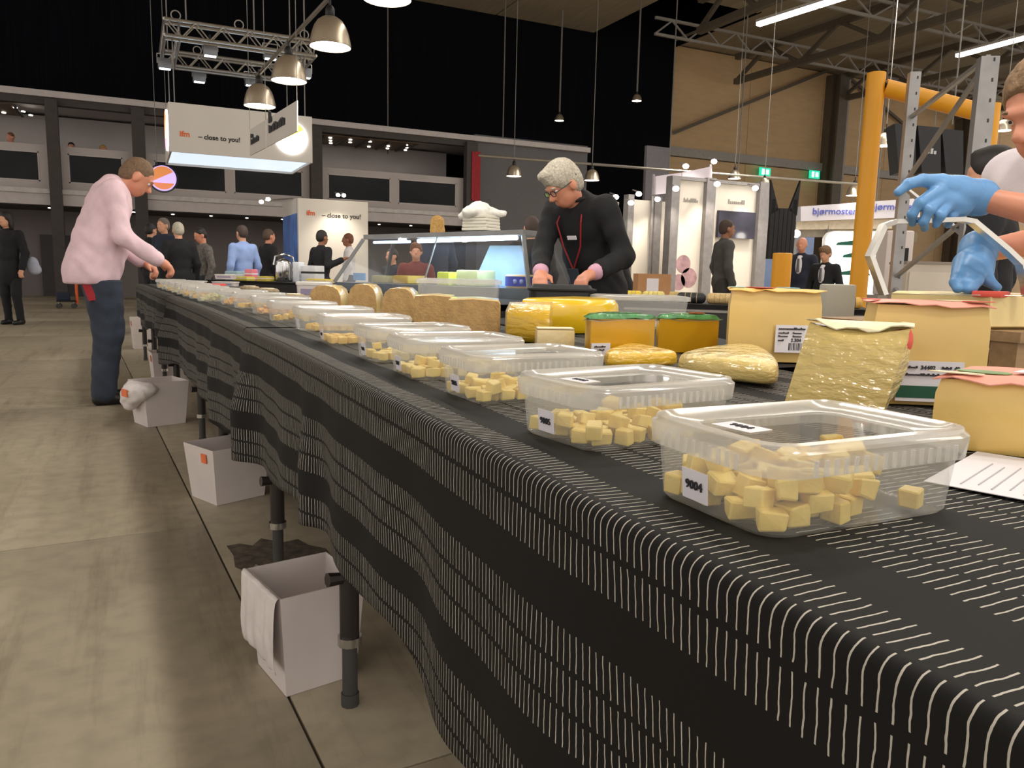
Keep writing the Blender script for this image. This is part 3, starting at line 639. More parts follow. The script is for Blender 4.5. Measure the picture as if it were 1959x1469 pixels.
# =================================================================== tubs of cheese cubes
CLEARP = clear('clear_tub_plastic', (0.85, 0.85, 0.83, 1), 0.03, 0.22, 0.1, milk=0.22)
MILKP = clear('frosted_lid_plastic', (0.86, 0.84, 0.80, 1), 0.05, 0.30, 0.15, milk=0.46)
PANELP = clear('clear_lid_panel', (0.75, 0.77, 0.8, 1), 0.06, 0.40, 0.05, milk=0.10)
STICK = mat('white_sticker', S(226, 222, 228), 0.5, var=0.02); INK = mat('label_ink', S(45, 42, 48), 0.6)
TW, TD, TH = 0.228, 0.158, 0.067
def ring3(w, d, r, z, n=6): return [(x, y, z) for x, y in rrect(w, d, r, n)]
def make_tub(label, number, x, y, rz, z0, group, lidlabel=False, marks=True, parts=True):
    t = thing('cheese_tub', label, 'tub', (x, y, z0), group, rz)
    out = [ring3(TW - 0.008, TD - 0.008, 0.024, 0.0), ring3(TW, TD, 0.027, 0.004), ring3(TW + 0.012, TD + 0.012, 0.03, TH)]
    inn = [ring3(TW + 0.0105, TD + 0.0105, 0.03, TH), ring3(TW - 0.003, TD - 0.003, 0.025, 0.008), ring3(TW - 0.014, TD - 0.014, 0.021, 0.0025)]
    mb = MB(); mb.loft(out, True, False); mb.build('tub_body', CLEARP, t, local=True)
    # frosted lid frame: skirt, rolled top, sloping inner wall down to the clear panel
    lid = MB().loft([ring3(TW + 0.022, TD + 0.022, 0.034, TH - 0.014), ring3(TW + 0.026, TD + 0.026, 0.036, TH + 0.002), ring3(TW + 0.026, TD + 0.026, 0.036, TH + 0.006), ring3(TW + 0.018, TD + 0.018, 0.032, TH + 0.009),
                     ring3(TW + 0.016, TD + 0.016, 0.031, TH + 0.0125), ring3(TW + 0.004, TD + 0.004, 0.026, TH + 0.0135), ring3(TW - 0.008, TD - 0.008, 0.022, TH + 0.009), ring3(TW - 0.052, TD - 0.044, 0.02, TH + 0.0055)], False, False).build('lid', MILKP, t, local=True)
    if parts:
        rib = MB()
        for k in range(16):
            u = -TW / 2 + 0.03 + k * (TW - 0.06) / 15
            for s in (-1, 1): rib.box((u, s * (TD + 0.026) / 2, TH - 0.006), (0.004, 0.0016, 0.013))
        for k in range(10):
            u = -TD / 2 + 0.03 + k * (TD - 0.06) / 9
            for s in (-1, 1): rib.box((s * (TW + 0.026) / 2, u, TH - 0.006), (0.0016, 0.004, 0.013))
        r = rib.build('lid_ribs', MILKP, lid, local=True, smooth=False); r['kind'] = 'stuff'
    MB().poly([(a, b, TH + 0.0052) for a, b in rrect(TW - 0.051, TD - 0.043, 0.02, 6)]).build('lid_window', PANELP, lid, local=True)
    if marks:
        # sticker on the aisle side (-x face)
        sl = 0.012 / 2 / TH; xo = -(TW / 2 + sl * 0.028 + 0.0009); yy = 0.012
        pts = [(-(TW / 2 + sl * zz + 0.0009), yy + s * 0.0175, zz) for s, zz in ((1, 0.010), (-1, 0.010), (-1, 0.038), (1, 0.038))]
        st = MB().slab(pts, 0.0004).build('sticker', STICK, t, local=True)
        if number:
            Mx = frame((xo - 0.0012, yy, 0.024), (0, -1, 0), (-sl, 0, 1)); loc, rot = ORG[t.name]
            text('number', number, 0.0115, Matrix.Translation(Vector(loc)) @ Matrix.Rotation(rot, 4, 'Z') @ Mx, INK, st, bold=0.00008)
    if lidlabel:
        c = V(-0.062, 0.018, TH + 0.0058)
        st = MB().box(c, (0.03, 0.046, 0.0004), rz=0.12).build('sticker', STICK, lid, local=True)
        loc, rot = ORG[t.name]
        text('number', number, 0.0125, Matrix.Translation(Vector(loc)) @ Matrix.Rotation(rot, 4, 'Z') @ frame(c + V(0, 0, 0.0006), (0.12, -1, 0), (1, 0.12, 0)), INK, st, bold=0.00005)
    return t
tub_spec = [  # x, y, rot, number
    (0.560, 0.520, 0.00, '9004'), (0.578, 0.845, 0.10, '9005'), (0.592, 1.185, 0.02, '9006'), (0.586, 1.475, -0.02, '9007'), (0.594, 1.775, 0.03, '9008'),
    (0.589, 2.20, -0.03, '9009'), (0.606, 2.66, 0.03, '9010'), (0.585, 3.10, 0.02, '9011'), (0.585, 3.60, 0.0, '9012')]
CUBEM = mat('young_cheese', S(236, 206, 110), 0.42, var=0.05, scale=60, bump=0.12, bscale=220, sss=0.12)
CUBEM2 = mat('mature_cheese', S(238, 196, 92), 0.45, var=0.06, scale=60, bump=0.12, bscale=220, sss=0.12)
cube_protos = []
def cube_proto(sx, sy, sz, seed, m, nm):
    rnd = random.Random(seed); bm = bmesh.new(); bmesh.ops.create_cube(bm, size=1.0); bmesh.ops.scale(bm, vec=(sx, sy, sz), verts=bm.verts)
    for v in bm.verts: v.co += Vector((rnd.uniform(-1, 1), rnd.uniform(-1, 1), rnd.uniform(-1, 1))) * sx * 0.09
    bmesh.ops.bevel(bm, geom=bm.edges[:], offset=sx * 0.07, segments=1, affect='EDGES')
    me = bpy.data.meshes.new(nm); bm.to_mesh(me); bm.free(); me.materials.append(m)
    me.polygons.foreach_set('use_smooth', [True] * len(me.polygons)); me.set_sharp_from_angle(angle=math.radians(30))
    return me
PROT = {0: [cube_proto(0.0185 + 0.0035 * (k % 3), 0.018, 0.0165 + 0.002 * (k % 2), k, CUBEM, 'cheese_cube') for k in range(7)], 1: [cube_proto(0.020 + 0.003 * (k % 3), 0.019, 0.018, 40 + k, CUBEM2, 'cheese_cube') for k in range(5)]}
def fill(tub, count, seed, label, kind, spread, group):
    rnd = random.Random(seed); loc, rot = ORG[tub.name]; placed = []; R = 0.0105
    for k in range(count):
        best = None
        for tr in range(40):
            u, v = spread(rnd)
            u = max(-TW / 2 + 0.018, min(TW / 2 - 0.018, u)); v = max(-TD / 2 + 0.018, min(TD / 2 - 0.018, v)); z = 0.0035 + 0.0088
            for (a, b, c) in placed:
                d = math.hypot(u - a, v - b)
                if d < 2 * R: z = max(z, c + 0.0172 * math.sqrt(max(0.0, 1 - (d / (2.35 * R)) ** 2)) + 0.001)
            if best is None or z < best[2]: best = (u, v, z)
        if best[2] > 0.05: continue
        placed.append(best); me = PROT[kind][k % len(PROT[kind])]
        o = bpy.data.objects.new('cheese_cube', me); COL.objects.link(o)
        p = Matrix.Rotation(rot, 3, 'Z') @ Vector(best); o.location = Vector(loc) + p
        up = best[2] > 0.02
        o.rotation_euler = (rnd.uniform(-0.3, 0.3) if up else 0, rnd.uniform(-0.3, 0.3) if up else 0, rnd.uniform(0, 3.14))
        tag(o, label, 'cheese cube', group)
def sp_heap(cx, cy, sx, sy): return lambda r: (r.gauss(cx, sx), r.gauss(cy, sy))
def sp_mix(a, b, w): return lambda r: (a if r.random() < w else b)(r)
TUBG = 'clear lidded tubs of cheese cubes along the table edge'
tub_lab = {'9004': 'clear lidded tub marked 9004 on sticker and lid, cubes scattered inside', '9005': 'clear lidded tub marked 9005 right beside the tub marked 9004', '9006': 'clear lidded tub marked 9006 behind the tub marked 9005', '9007': 'clear lidded tub just beyond the tub marked 9006, filled high with cubes', '9008': 'clear lidded tub third beyond the tub marked 9005, half full',
           '9009': 'clear lidded tub heaped with bright yellow cubes, beyond the half-full tub', '9010': 'clear lidded tub with a small yellow heap, next after the bright yellow one', '9011': 'clear lidded tub with yellow cubes, second beyond the bright yellow heap', '9012': 'clear lidded tub holding pinkish orange cubes'}
fills = [(80, 0, sp_mix(sp_heap(-0.065, -0.005, 0.035, 0.045), lambda r: (r.uniform(-0.1, 0.1), r.uniform(0.0, 0.06)), 0.66)), (52, 0, sp_mix(sp_heap(-0.03, -0.02, 0.04, 0.04), sp_heap(0.06, 0.03, 0.03, 0.03), 0.7)), (46, 0, sp_heap(-0.02, -0.01, 0.05, 0.045)), (52, 0, sp_heap(-0.02, -0.01, 0.05, 0.045)),
         (34, 0, sp_heap(-0.02, -0.02, 0.04, 0.04)), (44, 1, sp_heap(-0.02, -0.01, 0.05, 0.05)), (22, 1, sp_heap(-0.02, -0.02, 0.035, 0.04)), (0, 1, None), (0, 1, None)]
def tub_stuff(t, seed, n, m, kind_seed):
    rnd = random.Random(seed); mb = MB()
    for k in range(n):
        a = abs(rnd.gauss(0, 0.05)); u = max(-0.09, min(0.09, rnd.gauss(-0.02, 0.045))); v = max(-0.055, min(0.055, rnd.gauss(-0.005, 0.035))); q = math.hypot(u + 0.02, v)
        z = 0.013 + rnd.random() * max(0, 0.034 - q * 0.35)
        mb.box((u, v, z), (0.019, 0.019, 0.018), M=Matrix.Rotation(rnd.uniform(0, 3), 3, 'Z') @ Matrix.Rotation(rnd.uniform(-0.4, 0.4), 3, 'X'))
    o = mb.build('cheese_cubes', m, t, local=True); o['kind'] = 'stuff'
    return o
CUBEM3 = mat('orange_cheese', S(232, 176, 104), 0.5, var=0.08, scale=60)
CUBEM4 = mat('pale_cheese', S(232, 222, 168), 0.5, var=0.06, scale=60)
for k, (x, y, rz, num) in enumerate(tub_spec):
    t = make_tub(tub_lab[num], num if k < 6 else None, x, y, rz, T + 0.0015, TUBG, lidlabel=(k < 2), marks=(k < 7), parts=(k < 5))
    n, kd, spf = fills[k]
    if n: fill(t, n, 100 + k, 'small cheese cube %s' % ({0: 'scattered in the tub beside the printed sheet', 1: 'in the tub next to the pale film-wrapped wedge', 2: 'in the tub in front of the gold half-rounds', 3: 'in the tub filled high just beyond tub 9006', 4: 'in the half-full tub third beyond tub 9005', 5: 'in the tub heaped with bright yellow cubes', 6: 'in the tub with the small yellow heap'}[k]), kd, spf, 'cheese cubes in the tub numbered %s' % num)
    else: tub_stuff(t, k, 30, CUBEM2 if k == 7 else CUBEM3, 1)
far = [(4.08, CUBEM2, 'small tub of yellow cubes next after the pinkish orange one'), (4.5, CUBEM3, 'small tub of orange cubes, second after the pinkish orange one'), (4.92, CUBEM4, 'tub of very pale cubes, third after the pinkish orange one'), (5.3, CUBEM2, 'tub in the run of tubs leading to the man in pink'), (5.66, CUBEM2, 'tub in the run of tubs leading to the man in pink'), (6.02, CUBEM2, 'tub below the hand of the man in pink'), (6.4, CUBEM4, 'tub in the run of tubs beyond the hand of the man in pink'), (6.78, CUBEM2, 'tub in the run of tubs beyond the hand of the man in pink'), (7.16, CUBEM4, 'tub in the run of tubs beyond the hand of the man in pink'), (7.6, CUBEM2, 'tub in the run of tubs beyond the hand of the man in pink')]
for k, (y, m, lb) in enumerate(far):
    t = make_tub(lb, None, edge(y) + (0.27 if y < 4.6 else 0.2), y, -0.04, T + (0.0035 if y < 5.8 else 0.0055), TUBG, marks=False, parts=False); tub_stuff(t, 50 + k, 24, m, 1)
# =================================================================== cheeses on the table
FILMC = mat('wrapped_cheese_pale', S(222, 196, 120), 0.38, var=0.07, scale=7, bump=1.0, bscale=30, coat=1.0, aniso=(1, 1, 2.5))
FILMG = mat('wrapped_cheese_gold', S(226, 180, 40), 0.35, var=0.10, scale=6, bump=1.0, bscale=30, coat=1.0, aniso=(1, 1, 2.5))
YELW = mat('yellow_wax', S(228, 186, 16), 0.3, var=0.05, scale=4, coat=0.6, bump=0.05, bscale=8)
RIND = mat('brown_loaf_rind', S(186, 150, 96), 0.6, var=0.14, scale=40, bump=0.3, bscale=120)
LOAFY = mat('loaf_yellow_side', S(228, 196, 124), 0.35, var=0.08, scale=5, coat=0.7, bump=0.2, bscale=14)
CUTF = mat('cut_cheese_face', S(226, 192, 116), 0.45, var=0.05, scale=5, bump=0.08, bscale=30, coat=0.25)
CUTF2 = mat('cut_cheese_face_golden', S(230, 194, 112), 0.42, var=0.08, scale=8, bump=0.1, bscale=40, coat=0.3)
PAPERPK = mat('pink_printed_wrapper', S(226, 150, 130), 0.5, var=0.12, scale=9, bump=0.2, bscale=16)
PAPERYL = mat('yellow_printed_wrapper', S(234, 184, 92), 0.5, var=0.10, scale=6, bump=0.2, bscale=16)
PAPERGN = mat('green_foil_label', S(70, 140, 78), 0.25, var=0.5, scale=22, coat=0.8, bump=0.6, bscale=30)
CREAM = mat('cream_wrapper_edge', S(238, 226, 188), 0.5); REDP = mat('red_print', S(222, 84, 70), 0.5, var=0.1); BLUEP = mat('light_blue_print', S(128, 196, 214), 0.5); GREENP = mat('green_print', S(120, 150, 100), 0.5, var=0.3, scale=30)
GOLDF = mat('gold_cut_face', S(204, 152, 12), 0.35, var=0.06, scale=5, coat=0.5)
def facing(px, py, z): p = atz(px, py, z); return p
def cam_yaw(p): d = -(p[:2]); return math.atan2(d[1], d[0])     # direction to the aisle viewer side
def sector(c, rad, h, a0, a1, n, z0):
    """sector (wedge of a wheel) standing on z0"""
    pts = [c[:2]] + [c[:2] + rad * V(math.cos(a0 + (a1 - a0) * k / n), math.sin(a0 + (a1 - a0) * k / n)) for k in range(n + 1)]
    return [V(p[0], p[1], z0) for p in pts], [V(p[0], p[1], z0 + h) for p in pts]
def wavy_sheet(pts, z, amp, th, grow=1.06, seed=1, n=3, dome=0.0):
    """thin wrapper sheet following an outline, slightly larger and wavy at the rim"""
    rnd = random.Random(seed); P = [np.array(p[:2]) for p in pts]; c = sum(P) / len(P); out = []
    for i in range(len(P)):
        for k in range(n): out.append(P[i] + (P[(i + 1) % len(P)] - P[i]) * k / n)
    rim = [V(*(c + (q - c) * (grow + rnd.uniform(-0.015, 0.02))), z + rnd.uniform(-amp, amp * 0.4)) for q in out]
    mid = [V(*(c + (q - c) * 0.9), z + 0.003 + dome * 0.7) for q in out]; ctr = [V(*(c + (q - c) * 0.45), z + 0.004 + dome) for q in out]
    mb = MB(); mb.loft([[p - V(0, 0, th) for p in rim], rim, mid, ctr], False, True); mb.loft([[p - V(0, 0, th) for p in rim], [p - V(0, 0, th) for p in mid]], False, True)
    return mb
def patch(pts, z, th=0.0012): return MB().slab([V(p[0], p[1], z) for p in pts], th)
CG = 'big cut cheeses on the tasting table'
def block(name, label, A, B, depth, h, zb, face, topm, deco, seed, bulge=0.002):
    """cut cheese block whose front face runs from floor point A to B (world xy), going back by depth"""
    A, B = np.array(A[:2], float), np.array(B[:2], float); d = B - A; L_ = np.linalg.norm(d); d /= L_; nrm = V(-d[1], d[0])
    if nrm @ (A + B) < 0: nrm = -nrm
    t = thing(name, label, 'cheese', (*((A + B) / 2 + nrm * depth / 2), zb), CG)
    n = 8
    front = [A + d * L_ * k / n for k in range(n + 1)]; back = [B + nrm * depth - d * L_ * k / n for k in range(n + 1)]
    # rind side bulges outwards like part of a wheel
    mid_ = (A + B) / 2 + nrm * depth
    back = [mid_ + (q - mid_) * 0.62 + nrm * 0.12 * L_ * math.sin(math.pi * k / n) for k, q in enumerate(back)]
    ring = front + back
    rings = []
    for k in range(6):
        s = k / 5; g = bulge * math.sin(math.pi * s); z = zb + h * s
        ins = 0.006 if k in (0, 5) else 0
        c = sum(ring) / len(ring)
        rings.append([V(*(q + (q - c) / np.linalg.norm(q - c) * (g - ins)), z + 0) for q in ring])
    MB().loft(rings).build('cheese_body', face, t)
    if topm is not None:
        w = wavy_sheet(ring, zb + h + 0.003, 0.006, 0.0015, 1.07, seed, 1).build('wrapper_top', topm, t)
        for (u, v, su, sv, m, nm) in deco:
            c = A + d * L_ * u + nrm * depth * v; pts = [c + d * L_ * su * math.cos(a) + nrm * depth * sv * math.sin(a) for a in np.linspace(0, 2 * math.pi, 13)[:-1]]
            patch(pts, zb + h + 0.0075).build(nm, m, w)
    return t, A, d, nrm, L_
def face_label(t, A, d, nrm, u0, v0, w, h, zb, lines, green=False, tilt=0.0, off=0.01):
    o = V(*(A + d * u0 - nrm * off), zb + v0); ex = V(d[0], d[1], tilt); ez = V(-d[0] * tilt, -d[1] * tilt, 1)
    st = MB().loft([[o, o + ex * w, o + ex * w + ez * h, o + ez * h], [q + V(*(nrm * 0.003), 0) for q in (o, o + ex * w, o + ex * w + ez * h, o + ez * h)]]).build('price_label', STICK, t)
    for (u, v, s, tx) in lines:
        if not isinstance(tx, str):      # a line too small to read: n strokes over a width
            n_, wd = tx; scribble(st, frame(o + ex * (u * w + wd / 2) + ez * v * h - V(*(nrm * 0.0012), 0), ex, ez), wd, s * 0.7, n_, INK, n_); continue
        text('lettering', tx, s, frame(o + ex * u * w + ez * v * h - V(*(nrm * 0.0012), 0), ex, ez), INK, st, align='LEFT', bold=0.0002)
    if green:
        g = o + ez * 0.006 + ex * 0.0; MB().loft([[g - V(*(nrm * 0.001), 0), g + ex * w * 0.9 - V(*(nrm * 0.001), 0), g + ex * w * 0.9 + ez * h * 0.3 - V(*(nrm * 0.001), 0), g + ez * h * 0.3 - V(*(nrm * 0.001), 0)], [q for q in (g, g + ex * w * 0.9, g + ex * w * 0.9 + ez * h * 0.3, g + ez * h * 0.3)]]).build('green_strip', mat('dark_green_print', S(24, 84, 58), 0.5), st)
    return st, o, ex, ez
# tall block with red and blue wrapper top
A = atd(1391, 690, 1.93); B = atd(1564, 690, 1.93)
t, A, d, nrm, L_ = block('cheese_block', 'tall cut cheese block with yellow, red and blue wrapper top and barcode label', A, B, 0.17, 0.176, T + 0.004, CUTF, PAPERYL, [(0.36, 0.2, 0.17, 0.2, REDP, 'red_print'), (0.12, 0.3, 0.08, 0.25, BLUEP, 'blue_print'), (0.75, 0.5, 0.1, 0.35, BLUEP, 'blue_print')], 3)
st, o, ex, ez = face_label(t, A, d, nrm, L_ * 0.50, 0.030, 0.085, 0.068, T, [(0.08, 0.86, 0.0085, (16, 0.066)), (0.08, 0.71, 0.006, (7, 0.026)), (0.5, 0.71, 0.006, (6, 0.022)), (0.08, 0.59, 0.006, (6, 0.024)), (0.5, 0.59, 0.006, (6, 0.022)), (0.08, 0.44, 0.007, (4, 0.014)), (0.45, 0.45, 0.0115, '2.304')])
for k in range(11):
    q = o + ex * (0.034 + k * 0.0038) + ez * 0.006 - V(*(nrm * 0.001), 0); w = 0.0012 + 0.001 * (k % 3 == 0)
    MB().loft([[q, q + ex * w, q + ex * w + ez * 0.018, q + ez * 0.018], [p + V(*(nrm * 0.0008), 0) for p in (q, q + ex * w, q + ex * w + ez * 0.018, q + ez * 0.018)]]).build('barcode_bar', INK, st)
# tall block with pink wrapper top (person cuts behind it)
A = atd(1658, 790, 1.32); B = atd(1876, 790, 1.30)
t, A, d, nrm, L_ = block('cheese_block', 'tall cut cheese block with pink wrapper top and green-striped label', A, B, 0.16, 0.168, T + 0.004, CUTF, PAPERPK, [(0.92, 0.1, 0.14, 0.12, REDP, 'red_print'), (0.02, 0.25, 0.07, 0.2, REDP, 'red_print'), (0.82, 0.35, 0.2, 0.12, CREAM, 'cream_print')], 5)
face_label(t, A, d, nrm, L_ * 0.22, 0.012, 0.105, 0.068, T, [(0.05, 0.84, 0.006, (7, 0.026)), (0.34, 0.84, 0.0095, '34402'), (0.66, 0.84, 0.006, (5, 0.016)), (0.85, 0.84, 0.0085, '40'), (0.05, 0.66, 0.0062, (24, 0.092))], green=True)
# low block at the table edge with pink, green and cream wrapper top
A = atd(1778, 880, 0.99); B = atd(2070, 880, 0.90)
t, A, d, nrm, L_ = block('cheese_block', 'low golden cheese slab with pink and green wrapper top beside the printed sheet', A, B, 0.15, 0.088, T + 0.003, CUTF2, PAPERPK, [(0.3, 0.3, 0.2, 0.12, GREENP, 'green_print'), (0.12, 0.06, 0.2, 0.05, CREAM, 'cream_print')], 9)
c = A + d * L_ * 0.50 + nrm * 0.045
st = patch([c, c + d * 0.07 - nrm * 0.006, c + d * 0.075 + nrm * 0.03, c + d * 0.01 + nrm * 0.036], T + 0.101).build('top_label', STICK, t)
scribble(st, frame(V(*(c + d * 0.04 + nrm * 0.014), T + 0.1035), (d[0], d[1], 0), (nrm[0], nrm[1], 0)), 0.036, 0.012, 5, INK, 2)
# slice in film leaning against the pink-topped block
A = atz(1500, 776, T); B = atz(1688, 800, T); dv = B - A; Ls = np.linalg.norm(dv); dv /= Ls; nb = V(0.80, 0.60, 0)
t = thing('cheese_slice', 'film-wrapped cheese slice leaning against the pink-topped block', 'cheese', (A + B) / 2, CG)
lean = V(0.020, 0.030, 0) + dv * 0.040; Hs = 0.135; th = nb * 0.040
rings = []
for k in range(9):
    s = k / 8; off = lean * s + V(0, 0, Hs * s + 0.004); sag = 0.012 * math.sin(math.pi * s)
    row = []
    m = 10
    for i in range(m + 1):
        u = i / m; dz = (-0.012 * math.sin(math.pi * u) if k == 8 else 0) * 1.0; row.append(A + dv * Ls * u + off - nb * (0.006 * math.sin(math.pi * u) + 0.004 * math.sin(math.pi * s)) + V(0, 0, dz))
    for i in range(m + 1):
        u = 1 - i / m; dz = (-0.008 * math.sin(math.pi * u) if k == 8 else 0); row.append(A + dv * (Ls * u + 0.014 * math.sin(math.pi * s) * (i < 3)) + off + th + V(0, 0, dz))
    rings.append(row)
MB().loft(rings).build('cheese_body', FILMC, t, angle=60)
top = rings[-1]; c0 = sum(top) / len(top)
rim = [c0 + (p - c0) * 1.07 + V(0, 0, 0.005 + 0.004 * math.sin(i * 1.7)) for i, p in enumerate(top)]
w = MB().loft([rim, [p + V(0, 0, 0.002) for p in rim]]).build('wrapper_top', CREAM, t)
q = top[9]; MB().ball(q + nb * 0.03 + dv * 0.004 - V(0, 0, 0.018), (0.016, 0.03, 0.026), 12, 8, Matrix.Rotation(math.atan2(dv[1], dv[0]), 3, 'Z')).build('red_rind', REDP, t)
MB().ball(top[6] + nb * 0.035 + V(0, 0, 0.006), (0.04, 0.012, 0.004), 12, 6, Matrix.Rotation(math.atan2(dv[1], dv[0]), 3, 'Z')).build('pink_print', PAPERPK, t)
# printed sheet on the cloth
pts = [atz(x, y, T + 0.003) for x, y in ((1838, 965), (1800, 908), (1990, 925), (2060, 990), (1975, 935))]
sh = MB().slab([atz(1832, 962, T + 0.003), atz(1960, 940, T + 0.003), atz(2150, 1000, T + 0.003), atz(2000, 900, T + 0.003), atz(1790, 905, T + 0.003)], 0.0008)
sh = MB().box(atz(1925, 925, T + 0.0035) + V(0.05, 0.0, 0), (0.21, 0.16, 0.0008), rz=0.35).build('printed_sheet', mat('white_paper', S(226, 222, 226), 0.6, var=0.02)); tag(sh, 'white printed paper sheet on the cloth under the low golden slab', 'paper')
c = atz(1925, 925, T + 0.0045) + V(0.05, 0.0, 0); R3 = Matrix.Rotation(0.35, 3, 'Z')
for k in range(5):
    q = R3 @ Vector((-0.02, 0.05 - 0.014 * k, 0)); MB().box(c + np.array(q), (0.13 - 0.02 * (k % 2), 0.0014, 0.0006), rz=0.35).build('print_line', mat('grey_ink', S(176, 174, 180), 0.6), sh)
# gold half-round cheeses with green foil tops
def half_round(label, pl, pr, h, zb, seed, lab, redspot):
    A = atz(*pl, T); B = atz(*pr, T); d = (B - A)[:2]; L_ = np.linalg.norm(d); d /= L_; nrm = V(-d[1], d[0]); c = (A[:2] + B[:2]) / 2
    t = thing('half_round_cheese', label, 'cheese', (*(c + nrm * 0.04), zb), 'gold half-round cheeses with green tops')
    a0 = math.atan2(d[1], d[0]); out = [A[:2] + d * L_ * k / 6 for k in range(7)] + [c + L_ / 2 * V(math.cos(a0 + math.pi * k / 14), math.sin(a0 + math.pi * k / 14)) for k in range(1, 14)]
    rings = [[V(*(q + (q - c) * g), zb + z) for q in out] for z, g in ((0, -0.03), (0.004, 0), (h - 0.004, 0), (h, -0.03))]
    MB().loft(rings).build('cheese_body', GOLDF, t)
    w = wavy_sheet(out, zb + h + 0.003, 0.005, 0.001, 1.05, seed, 1, dome=0.008).build('foil_top', PAPERGN, t)
    film = wavy_sheet(out, zb + h - 0.001, 0.006, 0.001, 1.1, seed + 1, 1).build('film_rim', clear('cling_film', (0.9, 0.9, 0.9, 1), 0.12, 0.5, 0.05, milk=0.05), t)
    if redspot: patch([c + nrm * 0.02 + d * (0.03 + 0.025 * math.cos(a)) + nrm * 0.012 * math.sin(a) for a in np.linspace(0, 6, 10)], zb + h + 0.0155).build('orange_print', mat('orange_spot', S(226, 108, 40), 0.4), w)
    if lab: face_label(t, A[:2], d, nrm, 0.002, 0.004, 0.055, 0.034, zb, [(0.12, 0.74, 0.006, (9, 0.034)), (0.2, 0.5, 0.005, (7, 0.026)), (0.12, 0.26, 0.006, (6, 0.022))], off=0.004)
half_round('gold half-round cheese with green foil top and small white label', (1128, 688), (1250, 684), 0.098, T + 0.003, 11, True, False)
half_round('gold half-round cheese with green foil top and orange spot', (1258, 676), (1372, 676), 0.092, T + 0.003, 21, False, True)
# film-wrapped wedges lying in front of them
def wedge(label, p0, p1, p2, h, m, seed):
    P = [atz(*p, T) for p in (p0, p1, p2)]; c = sum(P) / 3
    pr = []
    pts = [P[0] * (1 - s) + P[1] * s for s in (0.05, 0.5, 0.95)] + [P[1] * (1 - s) + P[2] * s for s in (0.1, 0.9)] + [P[2] * (1 - s) + P[0] * s for s in (0.3, 0.7)]
    t = thing('cheese_wedge', label, 'cheese', (c[0], c[1], T + 0.002), 'film-wrapped cheese wedges')
    rings = []
    for s, g in ((0, -0.12), (0.2, 0.0), (0.75, -0.02), (1, -0.14)): rings.append([q + (c - q) * (-g) + V(0, 0, 0.003 + h * s * (1 + 0.12 * math.sin(3 * i + seed))) for i, q in enumerate(pts)])
    o = MB().loft(rings).build('cheese_body', m, t, angle=75)
    md = o.modifiers.new('soft', 'SUBSURF'); md.levels = 2; md.render_levels = 2
    return t, c
wedge('yellow film-wrapped cheese wedge lying in front of the gold half-rounds', (1136, 712), (1310, 706), (1200, 680), 0.042, FILMG, 1)
wedge('pale film-wrapped cheese wedge lying in front of the barcode-labelled block', (1258, 722), (1502, 752), (1450, 690), 0.058, FILMC, 4)
b0 = atz(1060, 672, T)
t = thing('cheese_piece', 'small cream film-wrapped cheese piece in front of the yellow wax wheel', 'cheese', b0, CG)
MB().box(b0 + V(0, 0, 0.033), (0.105, 0.05, 0.056), rz=-0.35, bev=0.008).build('cheese_body', mat('cream_cheese', S(236, 214, 160), 0.4, var=0.05, bump=0.3, bscale=30, coat=0.7), t)
MB().box(b0 + V(0, 0, 0.0635), (0.1, 0.045, 0.004), rz=-0.35, bev=0.001).build('film_fold', CREAM, t)
# yellow waxed half wheel, film on its cut side
p = atz(1085, 640, T); c = p + V(0.06, 0.2, 0)
t = thing('waxed_cheese_wheel', 'large yellow waxed cheese half wheel beside the brown loaves', 'cheese', c, CG)
rad = 0.25
pl = atz(962, 652, T); dirf = math.atan2(-0.94, -0.45)
out = [c[:2] + V(rad * math.cos(a), rad * 0.85 * math.sin(a)) for a in np.linspace(-2.55, 0.75, 26)]
MB().loft([[V(*(c[:2] + (q - c[:2]) * g), T + z) for q in out] for z, g in ((0.004, 0.95), (0.02, 0.99), (0.06, 1.0), (0.1, 0.98), (0.118, 0.92), (0.124, 0.8))]).build('cheese_body', YELW, t, angle=60)
A = atz(972, 655, T); B = A + V(0.15, -0.06, 0)
film = [A, atz(1050, 660, T), c * 0.5 + atz(1050, 660, T) * 0.5, A + V(0.05, 0.12, 0)]
MB().loft([[q + V(0, 0, z) + (q - c) * g for q in film] for z, g in ((0.003, -0.02), (0.03, 0.03), (0.09, 0.02), (0.117, -0.05))]).build('film_wrapped_cut', FILMG, t, angle=70)
